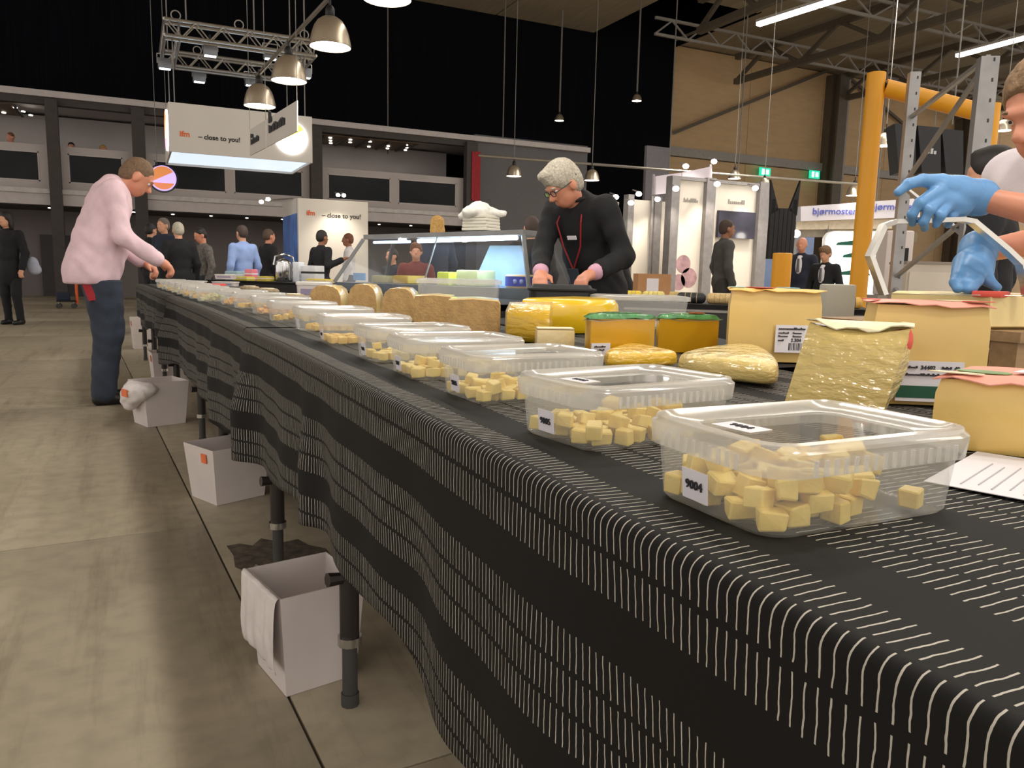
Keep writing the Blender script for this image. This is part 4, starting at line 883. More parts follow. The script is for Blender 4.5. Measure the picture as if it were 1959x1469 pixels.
# row of brown-rinded loaves
LG = 'brown-rinded cheese loaves in a row'
loaves = [((622, 598), 0.15, 0.128, 0.22, 'rounded', 'arched brown cheese loaf beside the white food box at the end of the row'), ((693, 604), 0.128, 0.142, 0.22, 'rounded', 'tall narrow arched brown cheese loaf, second from the white food box'), ((762, 614), 0.138, 0.135, 0.24, 'rounded', 'arched brown cheese loaf in the middle of the loaf row'), ((828, 628), 0.138, 0.120, 0.24, 'flat', 'brown cheese loaf just before the square film-wrapped one'), ((905, 646), 0.17, 0.122, 0.24, 'flat', 'square film-wrapped brown cheese loaf beside the yellow waxed wheel')]
for k, (p, w, h, L_, kind, lb) in enumerate(loaves):
    c = atz(*p, T + 0.002); n = V(0.42, 0.91, 0); e = V(0.91, -0.42, 0)
    t = thing('cheese_loaf', lb, 'cheese', c + n * L_ / 2, LG)
    if kind == 'rounded': sec = [(-w / 2, 0), (-w / 2 * 1.02, h * 0.35), (-w / 2 * 0.98, h * 0.62), (-w / 2 * 0.82, h * 0.84), (-w / 2 * 0.5, h * 0.97), (0, h), (w / 2 * 0.5, h * 0.97), (w / 2 * 0.82, h * 0.84), (w / 2 * 0.98, h * 0.62), (w / 2 * 1.02, h * 0.35), (w / 2, 0)]
    else: sec = [(-w / 2, 0), (-w / 2 * 1.01, h * 0.5), (-w / 2, h * 0.88), (-w / 2 * 0.92, h * 0.97), (0, h), (w / 2 * 0.92, h * 0.96), (w / 2, h * 0.88), (w / 2 * 1.01, h * 0.5), (w / 2, 0)]
    ringf = lambda s, off: [c + e * x * s + V(0, 0, 0.002 + z * s) + n * off for x, z in sec]
    MB().loft([ringf(0.97, 0.0), ringf(1.0, 0.008), ringf(1.0, L_ - 0.01), ringf(0.96, L_)]).build('loaf_body', LOAFY, t)
    MB().loft([ringf(0.985, -0.0035), ringf(0.99, -0.002), ringf(0.99, 0.004)]).build('cut_end', RIND, t)
    if k == 4: MB().loft([ringf(1.012, 0.02), ringf(1.014, L_ - 0.03)], False, False).build('film', clear('cling_film', (0.9, 0.9, 0.9, 1), 0.12, 0.5, 0.05, milk=0.05), t)
# low dark-topped tray and stone-like pieces at the far end of the loaf row, white lidded boxes
GREYRIND = mat('grey_rind', S(150, 132, 104), 0.8, var=0.25, scale=40, bump=0.4, bscale=80)
for k, (px, py, w, h, lb) in enumerate(((478, 562, 0.16, 0.06, 'small grey-rinded cheese beside the stacked white boxes'), (512, 566, 0.17, 0.055, 'middle one of three grey-rinded cheeses beyond the loaf row'), (562, 578, 0.15, 0.05, 'grey-rinded cheese just before the white box of the loaf row'))):
    c = atz(px, py, T); t = thing('rinded_cheese', lb, 'cheese', c, 'grey-rinded cheeses beyond the loaf row')
    MB().lathe([(w * 0.45, 0.003), (w * 0.52, h * 0.3), (w * 0.5, h * 0.75), (w * 0.4, h), (0.001, h * 1.03)], c, 20, True, False).build('cheese_body', GREYRIND, t)
    MB().lathe([(w * 0.3, h * 1.0), (w * 0.28, h * 1.06), (0.001, h * 1.07)], c, 14, True, False).build('top_label', CREAM, t)
WBOX = mat('white_food_box', S(214, 204, 200), 0.5, var=0.04)
def food_box(label, px, py, w, d, h, rz, lines, zoff=0.0, dep=None):
    c = atz(px, py, T + zoff) if py > 525 else V(0.5, 8.6, T + 0.006); t = thing('food_box', label, 'box', c, 'white food boxes among the cheeses', rz)
    MB().loft([ring3(w * 0.94, d * 0.94, 0.015, 0.002), ring3(w, d, 0.018, h * 0.9)], True, True).build('box_body', WBOX, t, local=True)
    MB().loft([ring3(w * 1.05, d * 1.05, 0.02, h * 0.86), ring3(w * 1.05, d * 1.05, 0.02, h), ring3(w * 0.95, d * 0.95, 0.015, h * 1.02)], True, True).build('box_lid', mat('box_lid_white', S(226, 220, 214), 0.4), t, local=True)
    MB().box((0, -d / 2 - 0.001, h * 0.5), (w * 0.7, 0.002, h * 0.3)).build('print_band', mat('lilac_print', S(150, 140, 165), 0.6), t, local=True)
food_box('white lidded food box standing at the far end of the loaf row', 602, 575, 0.2, 0.18, 0.12, -0.4, 0)
food_box('white printed food box beyond the grey-rinded cheeses, lower of a stack', 432, 548, 0.24, 0.16, 0.05, -0.4, 0)
food_box('white printed food box stacked on the lower one beyond the cheeses', 432, 534, 0.22, 0.15, 0.055, -0.4, 0, zoff=0.058)
food_box_xy = V(0.55, 8.6)
food_box('flat white box at the far end of the tasting row beyond the red packet', 378, 521, 0.3, 0.2, 0.05, -0.3, 0, zoff=0.005)
c = V(0.62, 7.5, T); o = MB().box(c + V(0, 0, 0.03), (0.2, 0.16, 0.05), rz=0.3, bev=0.012).build('red_packet', mat('red_packet', S(222, 50, 44), 0.35, var=0.15, scale=12, coat=0.6)); tag(o, 'red shiny packet lying behind the far tubs', 'packet')
# =================================================================== bins under the table
BINW = mat('white_card_bin', S(206, 196, 192), 0.7, var=0.04, scale=6); LINER = mat('white_plastic_liner', S(214, 206, 204), 0.4, var=0.06, scale=18, bump=0.8, bscale=14)
BININ = mat('bin_inside', S(176, 160, 152), 0.8)
def bin_(label, c, yaw, w, d, h, kind, seed=0):
    t = thing('waste_bin', label, 'bin', (c[0], c[1], 0), 'white waste bins under the table', yaw)
    q = lambda s, z: [(x * s * w, y * s * d, z) for x, y in ((-0.5, -0.5), (0.5, -0.5), (0.5, 0.5), (-0.5, 0.5))]
    b, tp = 0.84, 1.0
    MB().loft([q(b, 0.001), q(tp, h)], True, False).loft([q(tp * 0.975, h), q(b * 0.97, 0.012)], False, True).loft([q(tp, h), q(tp * 0.975, h)], False, False).build('bin_body', BINW, t, local=True, smooth=False)
    MB().loft([q(0.86, h * 0.45), q(0.89, h * 0.5)], True, True).build('waste_paper', BININ, t, local=True)
    MB().box((-w * 0.505, -d * 0.2, h * 0.82), (0.003, d * 0.16, h * 0.16), M=Matrix.Rotation(-0.06, 3, 'Y')).build('orange_logo', mat('orange_logo', S(222, 110, 62), 0.6), t, local=True)
    if kind == 'liner':
        rnd = random.Random(seed); mb = MB(); n = 14; rings = []
        for k, (z, g) in enumerate(((h * 1.01, 1.0), (h * 1.02, 1.06), (h * 0.8, 1.10), (h * 0.55, 1.14), (h * 0.36, 1.13), (h * 0.3, 1.05))):
            r = []
            for i in range(n + 1):
                v = -0.5 + i / n; r.append((-w * 0.5 * g - rnd.uniform(0, 0.012) * (0 < k), v * d * 1.02, z + rnd.uniform(-0.012, 0.012) * (k > 1)))
            rings.append(r)
        mb.loft(rings, False, False, closed=False); o = mb.build('plastic_liner', LINER, t, local=True, angle=80)
        md = o.modifiers.new('t', 'SOLIDIFY'); md.thickness = 0.003; md2 = o.modifiers.new('s', 'SUBSURF'); md2.levels = 1; md2.render_levels = 1
    if kind == 'bag':
        pr = [('e', (-w * 0.55, -d * 0.1, h * 0.78), (0.06, d * 0.5, h * 0.26), None), ('e', (-w * 0.6, d * 0.1, h * 0.6), (0.05, d * 0.3, h * 0.25), None), ('e', (-w * 0.42, -d * 0.46, h * 0.86), (0.06, 0.05, h * 0.16), None)]
        organic_local('plastic_bag', pr, 0.012, LINER, t)
        MB().box((-w * 0.55 - 0.064, -d * 0.12, h * 0.78), (0.006, d * 0.3, h * 0.16)).build('orange_logo', mat('orange_logo', S(222, 110, 62), 0.6), t, local=True)
    return t
def organic_local(name, prims, vox, m, parent, **kw):
    return link_mesh(name, sdf_mesh(name, prims, vox, k=0.03, wrinkle=(0.006, 70), **kw), m, parent, local=True, angle=80)
def bin_at(label, pf, yaw, w, d, h, kind, seed=0):
    c = atz(*pf, 0); R2 = Matrix.Rotation(yaw, 2); o = R2 @ Vector((-w * 0.42, -d * 0.42)); return bin_(label, (c[0] - o.x, c[1] - o.y), yaw, w, d, h, kind, seed)
bin_at('tall white waste bin with crumpled liner beside the brown table leg', (548, 1334), 0.2, 0.205, 0.22, 0.245, 'liner', 3)
bin_at('wide white waste bin with orange logo behind the chrome-collared leg', (415, 968), 0.42, 0.26, 0.24, 0.235, 'plain')
bin_at('white waste bin with a plastic bag hanging over its rim', (283, 818), 0.35, 0.27, 0.25, 0.27, 'bag')
bin_at('white waste bin with folded rim behind the bagged one', (298, 742), 0.1, 0.26, 0.26, 0.28, 'plain')
bin_at('white waste bin at the far end below the cloth', (258, 668), 0.1, 0.26, 0.26, 0.36, 'plain')
# =================================================================== second table row, display case and goods behind the tasting table
BLKCLOTH = mat('plain_black_cloth', S(26, 25, 25), 0.85, var=0.2, scale=12)
def quad_table(name, label, corners, z, m, th=0.03, skirt=0.5, grp=None):
    c = sum(np.array(q[:2]) for q in corners) / 4; t = thing(name, label, 'table', (c[0], c[1], 0), grp)
    top = [V(q[0], q[1], z - th) for q in corners]
    MB().slab(top, th if np.cross(top[1] - top[0], top[2] - top[0])[2] > 0 else -th).build('tabletop', m, t)
    if skirt: MB().loft([[V(q[0], q[1], z - skirt) for q in corners], [V(q[0], q[1], z - 0.001) for q in corners]], False, False).build('cloth_skirt', m, t)
    for q in corners:
        p = np.array(q[:2]) + (c - np.array(q[:2])) * 0.08; MB().tube([(p[0], p[1], 0), (p[0], p[1], z - th)], 0.02, 8).build('leg', LEGM, t)
    return t
quad_table('back_table', 'black-clothed table behind the tasting row carrying the glass display case', [(1.36, 1.38), (1.61, 1.38), (2.2, 3.3), (1.35, 3.3)], T, BLKCLOTH)
quad_table('back_table', 'black-clothed table under the glass display case', [(1.36, 3.33), (2.2, 3.33), (2.45, 5.6), (1.30, 5.6)], T + 0.06, BLKCLOTH)
GLASS = clear('case_glass', (0.7, 0.8, 0.95, 1), 0.04, 0.35, 0.03, milk=0.025)
CASEF = mat('case_frame_grey', S(130, 130, 130), 0.4, 0.5)
P0, P1 = atd(640, 560, 5.35), atd(1012, 560, 4.45); zb = T + 0.06
ex = (P1 - P0)[:2]; Lc = np.linalg.norm(ex); ex /= Lc; ey = V(-ex[1], ex[0])
def cs(u, v, z): q = P0[:2] + ex * u + ey * v; return V(q[0], q[1], zb + z)
t = thing('display_case', 'glass cheese display case with slanted glass ends and blue-white light tube', 'display case', cs(Lc / 2, 0.25, 0))
MB().loft([[cs(0, 0, 0), cs(Lc, 0, 0), cs(Lc, 0.5, 0), cs(0, 0.5, 0)], [cs(0, 0, 0.06), cs(Lc, 0, 0.06), cs(Lc, 0.5, 0.06), cs(0, 0.5, 0.06)]]).build('case_base', mat('case_base_steel', S(96, 104, 112), 0.3, 0.6), t)
hb, ht = 0.06, 0.355; bl, br, tl, tr_ = (0, Lc, 0.16, Lc - 0.13); f0, f1, k0, k1 = 0.0, 0.12, 0.5, 0.42
B4 = [cs(bl, f0, hb), cs(br, f0, hb), cs(br, k0, hb), cs(bl, k0, hb)]; T4 = [cs(tl, f1, ht), cs(tr_, f1, ht + 0.02), cs(tr_, k1, ht + 0.02), cs(tl, k1, ht)]
for i, nm in ((0, 'front_glass'), (1, 'side_glass'), (3, 'side_glass')):
    j = (i + 1) % 4; MB().loft([[B4[i], B4[j]], [T4[i], T4[j]]], False, False, closed=False).build(nm, GLASS, t)
    MB().bar(B4[i], T4[i], 0.022, 0.022).build('glass_post', CASEF, t)
MB().bar(B4[2], T4[2], 0.022, 0.022).build('glass_post', CASEF, t)
m0, m1 = (B4[0] + B4[1]) / 2, (T4[0] + T4[1]) / 2; MB().bar(m0 * 1.0, m1, 0.008, 0.008).build('glass_joint', CASEF, t)
MB().loft([T4, [q + V(0, 0, 0.03) for q in T4]]).build('case_top', CASEF, t)
tube_a, tube_b = cs(0.62, 0.16, ht - 0.012), cs(Lc - 0.2, 0.16, ht + 0.004)
MB().tube([tube_a, tube_b], 0.013, 8).build('light_tube', emit('case_tube', (0.6, 0.8, 1.0, 1), 10), t)
MB().tube([cs(0.22, 0.16, ht - 0.02), cs(0.55, 0.16, ht - 0.016)], 0.009, 8).build('light_tube', emit('case_tube_dim', (0.5, 0.7, 1.0, 1), 3), t)
for s in (0.5, 1.02): MB().ball(cs(s, 0.14, ht - 0.005), (0.03, 0.03, 0.018), 10, 6).build('lamp_head', emit('case_lamp', (0.9, 0.97, 1, 1), 9), t)
ld = bpy.data.lights.new('case_light', 'AREA'); ld.shape = 'RECTANGLE'; ld.size = 0.5; ld.size_y = 0.03; ld.energy = 5; ld.color = (0.55, 0.75, 1.0)
lo = bpy.data.objects.new('case_light', ld); COL.objects.link(lo); lo.parent = t; lo.location = (tube_a + tube_b) / 2 - ORG[t.name][0] - V(0, 0, 0.03); lo.rotation_euler = (0, 0, math.atan2(ex[1], ex[0]))
MB().loft([[cs(0.86, 0.44, hb), cs(Lc - 0.26, 0.44, hb), cs(Lc - 0.36, 0.44, ht - 0.03), cs(1.0, 0.44, ht - 0.03)], [cs(0.86, 0.45, hb), cs(Lc - 0.26, 0.45, hb), cs(Lc - 0.36, 0.45, ht - 0.03), cs(1.0, 0.45, ht - 0.03)]]).build('divider_panel', mat('pale_blue_panel', S(170, 196, 226), 0.4), t)
MB().box(cs(0.14, 0.1, 0.10), (0.11, 0.012, 0.05), rz=math.atan2(ex[1], ex[0])).build('price_card', mat('blue_card', S(92, 150, 200), 0.5), t)
CGc = 'goods inside the display case'
for k, (u, v, w, d_, h, m, lb) in enumerate(((0.88, 0.2, 0.1, 0.2, 0.085, mat('lime_cheese', S(214, 226, 70), 0.4), 'lime yellow cheese piece lit inside the display case'), (1.04, 0.24, 0.17, 0.2, 0.1, mat('pale_lime_cheese', S(222, 232, 170), 0.4), 'pale greenish cheese piece lit inside the display case'), (0.28, 0.25, 0.16, 0.2, 0.05, mat('olive_cheese', S(150, 140, 80), 0.5), 'olive coloured packed cheese in the dim half of the display case'), (0.47, 0.25, 0.14, 0.2, 0.055, mat('ochre_cheese', S(196, 160, 70), 0.5), 'ochre packed cheese in the dim half of the display case'))):
    o = MB().box(cs(u, v, 0.0615 + h / 2), (w, d_, h), rz=math.atan2(ex[1], ex[0]), bev=0.012).build('cheese_piece', m); tag(o, lb, 'cheese', CGc)
c = cs(Lc - 0.17, 0.24, 0.061)
w = thing('blue_banded_cheese', 'round cheese with blue printed band at the end of the display case', 'cheese', c, CGc)
MB().lathe([(0.13, 0), (0.135, 0.02), (0.135, 0.07), (0.128, 0.078), (0.001, 0.08)], c, 32, True, False).build('cheese_body', mat('wheel_tan', S(224, 196, 140), 0.5, var=0.1), w)
bd = MB().lathe([(0.137, 0.01), (0.137, 0.068)], c, 32).build('blue_band', mat('blue_band', S(34, 54, 168), 0.45), w)
for k in range(7):
    a = -2.6 + k * 0.3; MB().ball(c + V(0.1375 * math.cos(a), 0.1375 * math.sin(a), 0.038), (0.014, 0.014, 0.016), 8, 6).build('white_emblem', mat('pale_blue_emblem', S(150, 165, 220), 0.5), w)
# paper bundle on top of the case
c = cs(1.06, 0.26, ht + 0.052)
t = thing('napkin_stack', 'stack of white napkins with a crumpled one on the display case', 'napkins', c)
for k in range(5): MB().box(c + V(0.0, 0, 0.011 + k * 0.0195), (0.19 - 0.004 * k, 0.16, 0.018), rz=math.atan2(ex[1], ex[0]) + 0.05 * (k % 2), bev=0.004).build('napkin', mat('napkin_white', S(226, 222, 206), 0.8, var=0.03), t)
pr = [('e', c + V(-0.02, 0.0, 0.115), (0.105, 0.085, 0.045), None), ('e', c + V(-0.01, 0.0, 0.14), (0.06, 0.06, 0.045), None), ('c', c + V(0.05, -0.02, 0.11), c + V(0.135, -0.05, 0.115), 0.03, 0.018), ('c', c + V(-0.07, 0.02, 0.1), c + V(-0.115, 0.05, 0.09), 0.035, 0.02)]
organic('crumpled_napkin', pr, 0.009, mat('napkin_white2', S(232, 230, 220), 0.8, var=0.05, bump=0.4, bscale=20), t, k=0.03, wrinkle=(0.005, 90))
# clear boxes and a black crate on the back tables
def clear_box(label, px, py, z, dep, w, d_, h, stuff):
    p = atd(px, py, dep); t = thing('clear_storage_box', label, 'box', (p[0], p[1], z), 'clear lidded storage boxes behind the cheeses', -0.4)
    MB().loft([ring3(w * 0.92, d_ * 0.92, 0.02, 0.002), ring3(w, d_, 0.025, h)], True, False).build('box_body', CLEARP, t, local=True)
    MB().loft([ring3(w * 1.05, d_ * 1.05, 0.03, h - 0.012), ring3(w * 1.05, d_ * 1.05, 0.03, h + 0.004), ring3(w * 0.95, d_ * 0.95, 0.025, h + 0.008)], False, True).build('lid', MILKP, t, local=True)
    for i, (x, y, s, m) in enumerate(stuff): MB().box((x, y, 0.004 + s / 2), (s * 1.3, s, s), rz=i * 0.7, bev=s * 0.15).build('packed_piece', m, t, local=True)
    return t
PIECE = [mat('white_piece', S(226, 228, 226), 0.5), mat('mint_piece', S(190, 224, 196), 0.5), mat('lemon_piece', S(228, 224, 150), 0.5), mat('rose_piece', S(220, 160, 150), 0.5)]
clear_box('clear lidded storage box of small packets behind the brown loaves', 878, 585, T, 3.3, 0.34, 0.22, 0.172, [(-0.07, -0.03, 0.06, PIECE[0]), (0.0, 0.03, 0.05, PIECE[0]), (0.06, -0.02, 0.06, PIECE[2]), (0.1, 0.03, 0.05, PIECE[3]), (-0.1, 0.04, 0.04, PIECE[1])])
clear_box('clear lidded storage box behind the gold half-rounds', 1222, 598, T, 3.15, 0.36, 0.2, 0.125, [(-0.1, -0.02, 0.04, PIECE[3]), (0.0, 0.0, 0.04, PIECE[0]), (0.09, 0.02, 0.04, PIECE[0])])
p = atd(1072, 585, 3.35); t = thing('black_crate', 'black crate in front of the grey-haired man', 'crate', (p[0], p[1], T))
MB().loft([ring3(0.25, 0.2, 0.02, 0.002), ring3(0.27, 0.22, 0.03, 0.14), ring3(0.24, 0.19, 0.03, 0.165)], True, True).build('crate_body', mat('black_plastic', S(22, 22, 22), 0.6), t, local=True).rotation_euler = (0, 0, -0.45)
MB().box((0, 0, 0.145), (0.285, 0.235, 0.012), bev=0.004).build('crate_rim', mat('black_plastic', S(22, 22, 22), 0.6), t, local=True).rotation_euler = (0, 0, -0.45)
p = atd(1594, 655, 2.45); o = MB().box(V(p[0], p[1], T + 0.1), (0.095, 0.06, 0.196), rz=-0.45, bev=0.008).build('grey_container', mat('grey_container', S(168, 164, 150), 0.6, var=0.03)); tag(o, 'plain grey container standing between the two tall cheese blocks', 'container')
# =================================================================== cutting bench at the person in white
t = thing('cutting_bench', 'wooden slatted bench under the cheese being cut', 'table', (1.85, 1.30, 0))
for k in range(5):
    MB().bb(1.71, 2.22, 1.02 + k * 0.115, 1.125 + k * 0.115, 0.845, 0.868).build('slat', WOOD, t)
    MB().bb(1.71, 2.22, 1.02 + k * 0.115, 1.125 + k * 0.115, 0.765, 0.785).build('lower_slat', WOOD, t)
for x in (1.75, 2.18):
    for y in (1.06, 1.54):
        MB().bb(x - 0.03, x + 0.03, y - 0.03, y + 0.03, 0, 0.845).build('leg', WOOD, t)
t2 = thing('cheese_wheel_half', 'large pale cheese being cut with a wire bow by the person in white', 'cheese', (1.93, 1.2, 0.869), CG)
PALE = mat('pale_cut_cheese', S(232, 210, 148), 0.45, var=0.05, scale=4)
MB().loft([[V(*q, 0.869 + z) for q in rr] for z, rr in ((0, [(1.73, 1.11), (2.2, 1.05), (2.2, 1.38), (1.80, 1.40)]), (0.006, [(1.72, 1.10), (2.21, 1.04), (2.21, 1.39), (1.79, 1.41)]), (0.072, [(1.72, 1.10), (2.21, 1.04), (2.21, 1.39), (1.79, 1.41)]), (0.078, [(1.73, 1.11), (2.2, 1.05), (2.2, 1.38), (1.80, 1.40)]))]).build('cheese_body', PALE, t2)
MB().box((1.75, 1.12, 0.947), (0.07, 0.06, 0.014), rz=0.3, bev=0.004).build('red_rind', REDP, t2)
# wire bow held over it
pts = [(1690, 562), (1664, 490), (1690, 432), (1712, 424), (1838, 420), (1860, 424), (1925, 478), (1953, 505), (1962, 540), (1966, 566)]
P = [atd(x, y, 1.80 - 0.0003 * (x - 1690)) for x, y in pts]
t = thing('wire_bow_cutter', 'bright angular aluminium wire bow held by the blue gloves', 'cutter', (P[0] + P[-1]) / 2)
hx = V(0.42, 0.9, 0) * 0.014
for a, b in zip(P[:-1], P[1:]):
    d = b - a; n_ = np.cross(d / np.linalg.norm(d), hx / np.linalg.norm(hx)) * 0.0055; e = d / np.linalg.norm(d) * 0.002
    MB().loft([[a - e - hx - n_, a - e + hx - n_, a - e + hx + n_, a - e - hx + n_], [b + e - hx - n_, b + e + hx - n_, b + e + hx + n_, b + e - hx + n_]]).build('bow_bar', mat('bow_aluminium', S(206, 202, 194), 0.25, 0.9, var=0.05), t)
MB().tube([P[0], P[-1]], 0.0009, 6).build('cutting_wire', CHROME, t)
# =================================================================== log table, yellow gate, rack
A, B = atd(1180, 600, 5.1), atd(1665, 612, 4.6); dd = (B - A)[:2]; Ld = np.linalg.norm(dd); dd /= Ld; nn = V(-dd[1], dd[0])
zt = 0.80
t = quad_table('log_table', 'dark-clothed table of cheese logs behind the tall cheese blocks', [tuple(A[:2]), tuple(B[:2]), tuple(B[:2] + nn * 0.6), tuple(A[:2] + nn * 0.6)], zt, mat('charcoal_cloth', S(50, 48, 46), 0.8))
MB().loft([[V(*(A[:2] - nn * 0.004), zt - 0.05), V(*(B[:2] - nn * 0.004), zt - 0.05), V(*(B[:2] - nn * 0.004), zt - 0.035), V(*(A[:2] - nn * 0.004), zt - 0.035)], [V(*(A[:2]), zt - 0.05), V(*(B[:2]), zt - 0.05), V(*(B[:2]), zt - 0.035), V(*(A[:2]), zt - 0.035)]]).build('pale_trim', STEELG, t)
LOGS = [(1182, 1224, 'yellow', 'yellow waxed cheese log at the end of the log table'), (1225, 1272, 'pale', 'pale yellow cheese log next to the yellow waxed one'), (1276, 1300, 'tan', 'short tan cheese log half behind the black netted one'), (1298, 1356, 'black', 'black netted cheese log'), (1358, 1412, 'tan2', 'tan cheese log beside the black netted one'), (1565, 1606, 'gold', 'golden netted cheese log next to the one with a blue tie'), (1608, 1652, 'gold2', 'golden netted cheese log with a dark blue tie at its end')]
LC = {'yellow': S(224, 196, 60), 'pale': S(222, 204, 112), 'tan': S(196, 166, 100), 'black': S(38, 38, 40), 'tan2': S(210, 178, 122), 'gold': S(226, 178, 82), 'gold2': S(226, 178, 82)}
for x0, x1, kd, lb in LOGS:
    a = atz(x0, 572 + (x0 - 1180) * 0.025, zt + 0.0); a = A + (B - A) * ((x0 - 1180) / 485.0); b = A + (B - A) * ((x1 - 1180) / 485.0); r = 0.036
    off = V(*(nn * (0.12 if kd != 'tan' else 0.22)), 0); a = V(a[0], a[1], zt + r) + off; b = V(b[0], b[1], zt + r) + off; d = b - a
    t = thing('cheese_log', lb, 'cheese log', ((a + b) / 2)[:2].tolist() + [zt], 'cheese logs on the log table')
    MB().tube([a, a + d * 0.04, a + d * 0.12, a + d * 0.88, a + d * 0.96, b], [r * 0.45, r * 0.8, r, r, r * 0.8, r * 0.45], 14).build('log_body', mat('log_' + kd, LC[kd], 0.5, var=0.15, scale=60, bump=0.3, bscale=90), t)
    for s in (0.3, 0.5, 0.7): MB().tube([a + d * (s - 0.012), a + d * (s + 0.012)], r * 1.02, 14).build('net_cord', mat('log_cord', S(170, 150, 100), 0.7) if kd != 'gold2' else mat('blue_tie', S(40, 48, 110), 0.6), t)
YEL = mat('yellow_gate_paint', S(228, 158, 22), 0.45, var=0.06, scale=3)
def post(px0, py0, px1, py1, dep):
    p = atd(px1, py1, dep); r = ray(px0, py0); return V(p[0], p[1], 0), CAMZ + math.hypot(p[0], p[1]) * r[2] / math.hypot(r[0], r[1])
t = thing('yellow_gate', 'tall yellow tubular gate frame behind the tables', 'gate', (*atd(1650, 560, 5.6)[:2], 0))
pA, zA = post(1675, 140, 1641, 560, 5.6); pB, zB = post(1885, 200, 1872, 420, 5.4)
MB().tube([pA, pA + V(0, 0, zA)], 0.062, 20).build('post', YEL, t); MB().tube([pB, pB + V(0, 0, zB)], 0.062, 20).build('post', YEL, t)
h0 = atd(1690, 182, 5.6)[2]; h1 = zB - 0.07
dA = (pB - pA) / np.linalg.norm(pB - pA)
MB().tube([pA + V(0, 0, h0) + dA * 0.06, pB + V(0, 0, h1)], 0.06, 18).build('top_tube', YEL, t)
MB().tube([pA + V(0, 0, h0) + dA * 0.058, pA + V(0, 0, h0) + dA * 0.085], 0.045, 14).build('black_joint', BLACKM, t)
pC, zC = post(1497, 484, 1492, 560, 6.6); t = thing('yellow_bollard', 'short yellow bollard beside the tall yellow gate', 'bollard', pC)
MB().tube([pC, pC + V(0, 0, zC - 0.006), pC + V(0, 0, zC)], [0.08, 0.08, 0.07], 20).build('bollard_post', YEL, t); MB().tube([pC, pC + V(0, 0, 0.012)], 0.13, 20).build('base_plate', YEL, t)
GALV = mat('galvanised_steel', S(158, 156, 154), 0.4, 0.55, var=0.1, scale=10)
t = thing('rack_frame', 'galvanised pallet rack upright frame with diagonal braces', 'rack', (*atd(1727, 560, 5.3)[:2], 0))
uA, zA = post(1737, 140, 1712, 545, 5.3); uB, zB = post(1891, 110, 1852, 480, 4.1)
for u, z, w in ((uA, zA, 0.068), (uB, zB, 0.088)):
    MB().box(u + V(0, 0, z / 2), (w, 0.06, z), rz=-0.6).build('upright', GALV, t)
    f = Matrix.Rotation(-0.6, 3, 'Z') @ Vector((w * 0.2, -0.031, 0))
    for k in range(int(z / 0.1)): MB().box(u + V(f.x, f.y, 0.1 + k * 0.1), (0.008, 0.003, 0.018), rz=-0.6).build('slot', mat('slot_dark', S(60, 60, 60), 0.7), t)
for za, zb_ in ((2.05, 2.12), (1.62, 2.1), (1.60, 1.2), (1.0, 1.33), (0.93, 0.5)): MB().bar(uA + V(0, 0, za), uB + V(0, 0, zb_), 0.022, 0.022).build('brace', GALV, t)
# white cabinet, coffee machine and shelf seen through the bow
p = atd(1778, 560, 6.2); t = thing('white_cabinet', 'white cabinet seen through the wire bow', 'cabinet', (p[0], p[1], 0))
MB().box((p[0], p[1], 0.56), (0.5, 0.4, 1.1), rz=-0.6).build('cabinet_body', mat('cream_cabinet', S(206, 200, 188), 0.6, var=0.03), t); MB().box((p[0], p[1], 1.12), (0.52, 0.42, 0.02), rz=-0.6).build('cabinet_top', STEELG, t)
MB().box(V(p[0], p[1], 0.6) + V(-0.12, -0.17, 0), (0.46, 0.012, 0.9), rz=-0.6, bev=0.003).build('cabinet_door', mat('cream_door', S(212, 206, 194), 0.5, var=0.03), t)
p = atd(1703, 560, 7.4); t = thing('coffee_machine', 'tall white coffee machine with black spout beside the yellow gate', 'coffee machine', (p[0], p[1], 0))
MB().box((p[0], p[1], 0.42), (0.34, 0.4, 0.84), rz=-0.6).build('stand', STEELG, t)
MB().box((p[0], p[1], 1.14), (0.24, 0.32, 0.6), rz=-0.6, bev=0.02).build('machine_body', WBOX, t); MB().box((p[0] - 0.05, p[1] - 0.16, 1.1), (0.05, 0.03, 0.36), rz=-0.6).build('spout', BLACKM, t); MB().box((p[0] - 0.08, p[1] - 0.17, 0.9), (0.14, 0.08, 0.03), rz=-0.6).build('drip_tray', BLACKM, t)
MB().box((p[0] - 0.02, p[1] - 0.13, 1.38), (0.18, 0.06, 0.09), rz=-0.6).build('panel', mat('olive_panel', S(140, 128, 100), 0.6), t)
# hanging black loudspeakers
t = thing('loudspeaker_array', 'three black loudspeakers hung side by side behind the rack', 'speakers', atd(1780, 335, 11.5))
for k, (x0, x1, y0, y1) in enumerate(((1712, 1752, 236, 330), (1756, 1800, 240, 330), (1802, 1843, 246, 332))):
    a, b, c_, d_ = atd(x0, y0, 11.5), atd(x1, y0 + 4, 11.5), atd(x1, y1, 11.5), atd(x0 + 8, y1, 11.5); bk = V(0.5, 0.8, 0) * 0.4
    MB().loft([[a, b, c_, d_], [q + bk for q in (a, b, c_, d_)]]).build('cabinet', mat('speaker_black', S(34, 34, 38), 0.7, var=0.1), t)
    if k == 1: scribble(t, frame((a + b + c_ + d_) / 4 - V(0.5, 0.8, 0) * 0.012 + V(0, 0, -0.04), b - a, (0, 0, 1)), 0.2, 0.08, 4, mat('silver_print', S(190, 190, 190), 0.4), 3)
for x in (1735, 1822):
    q = atd(x, 238, 11.6); MB().tube([q, V(q[0], q[1], 10.2)], 0.012, 6).build('cable', CABLE, t)
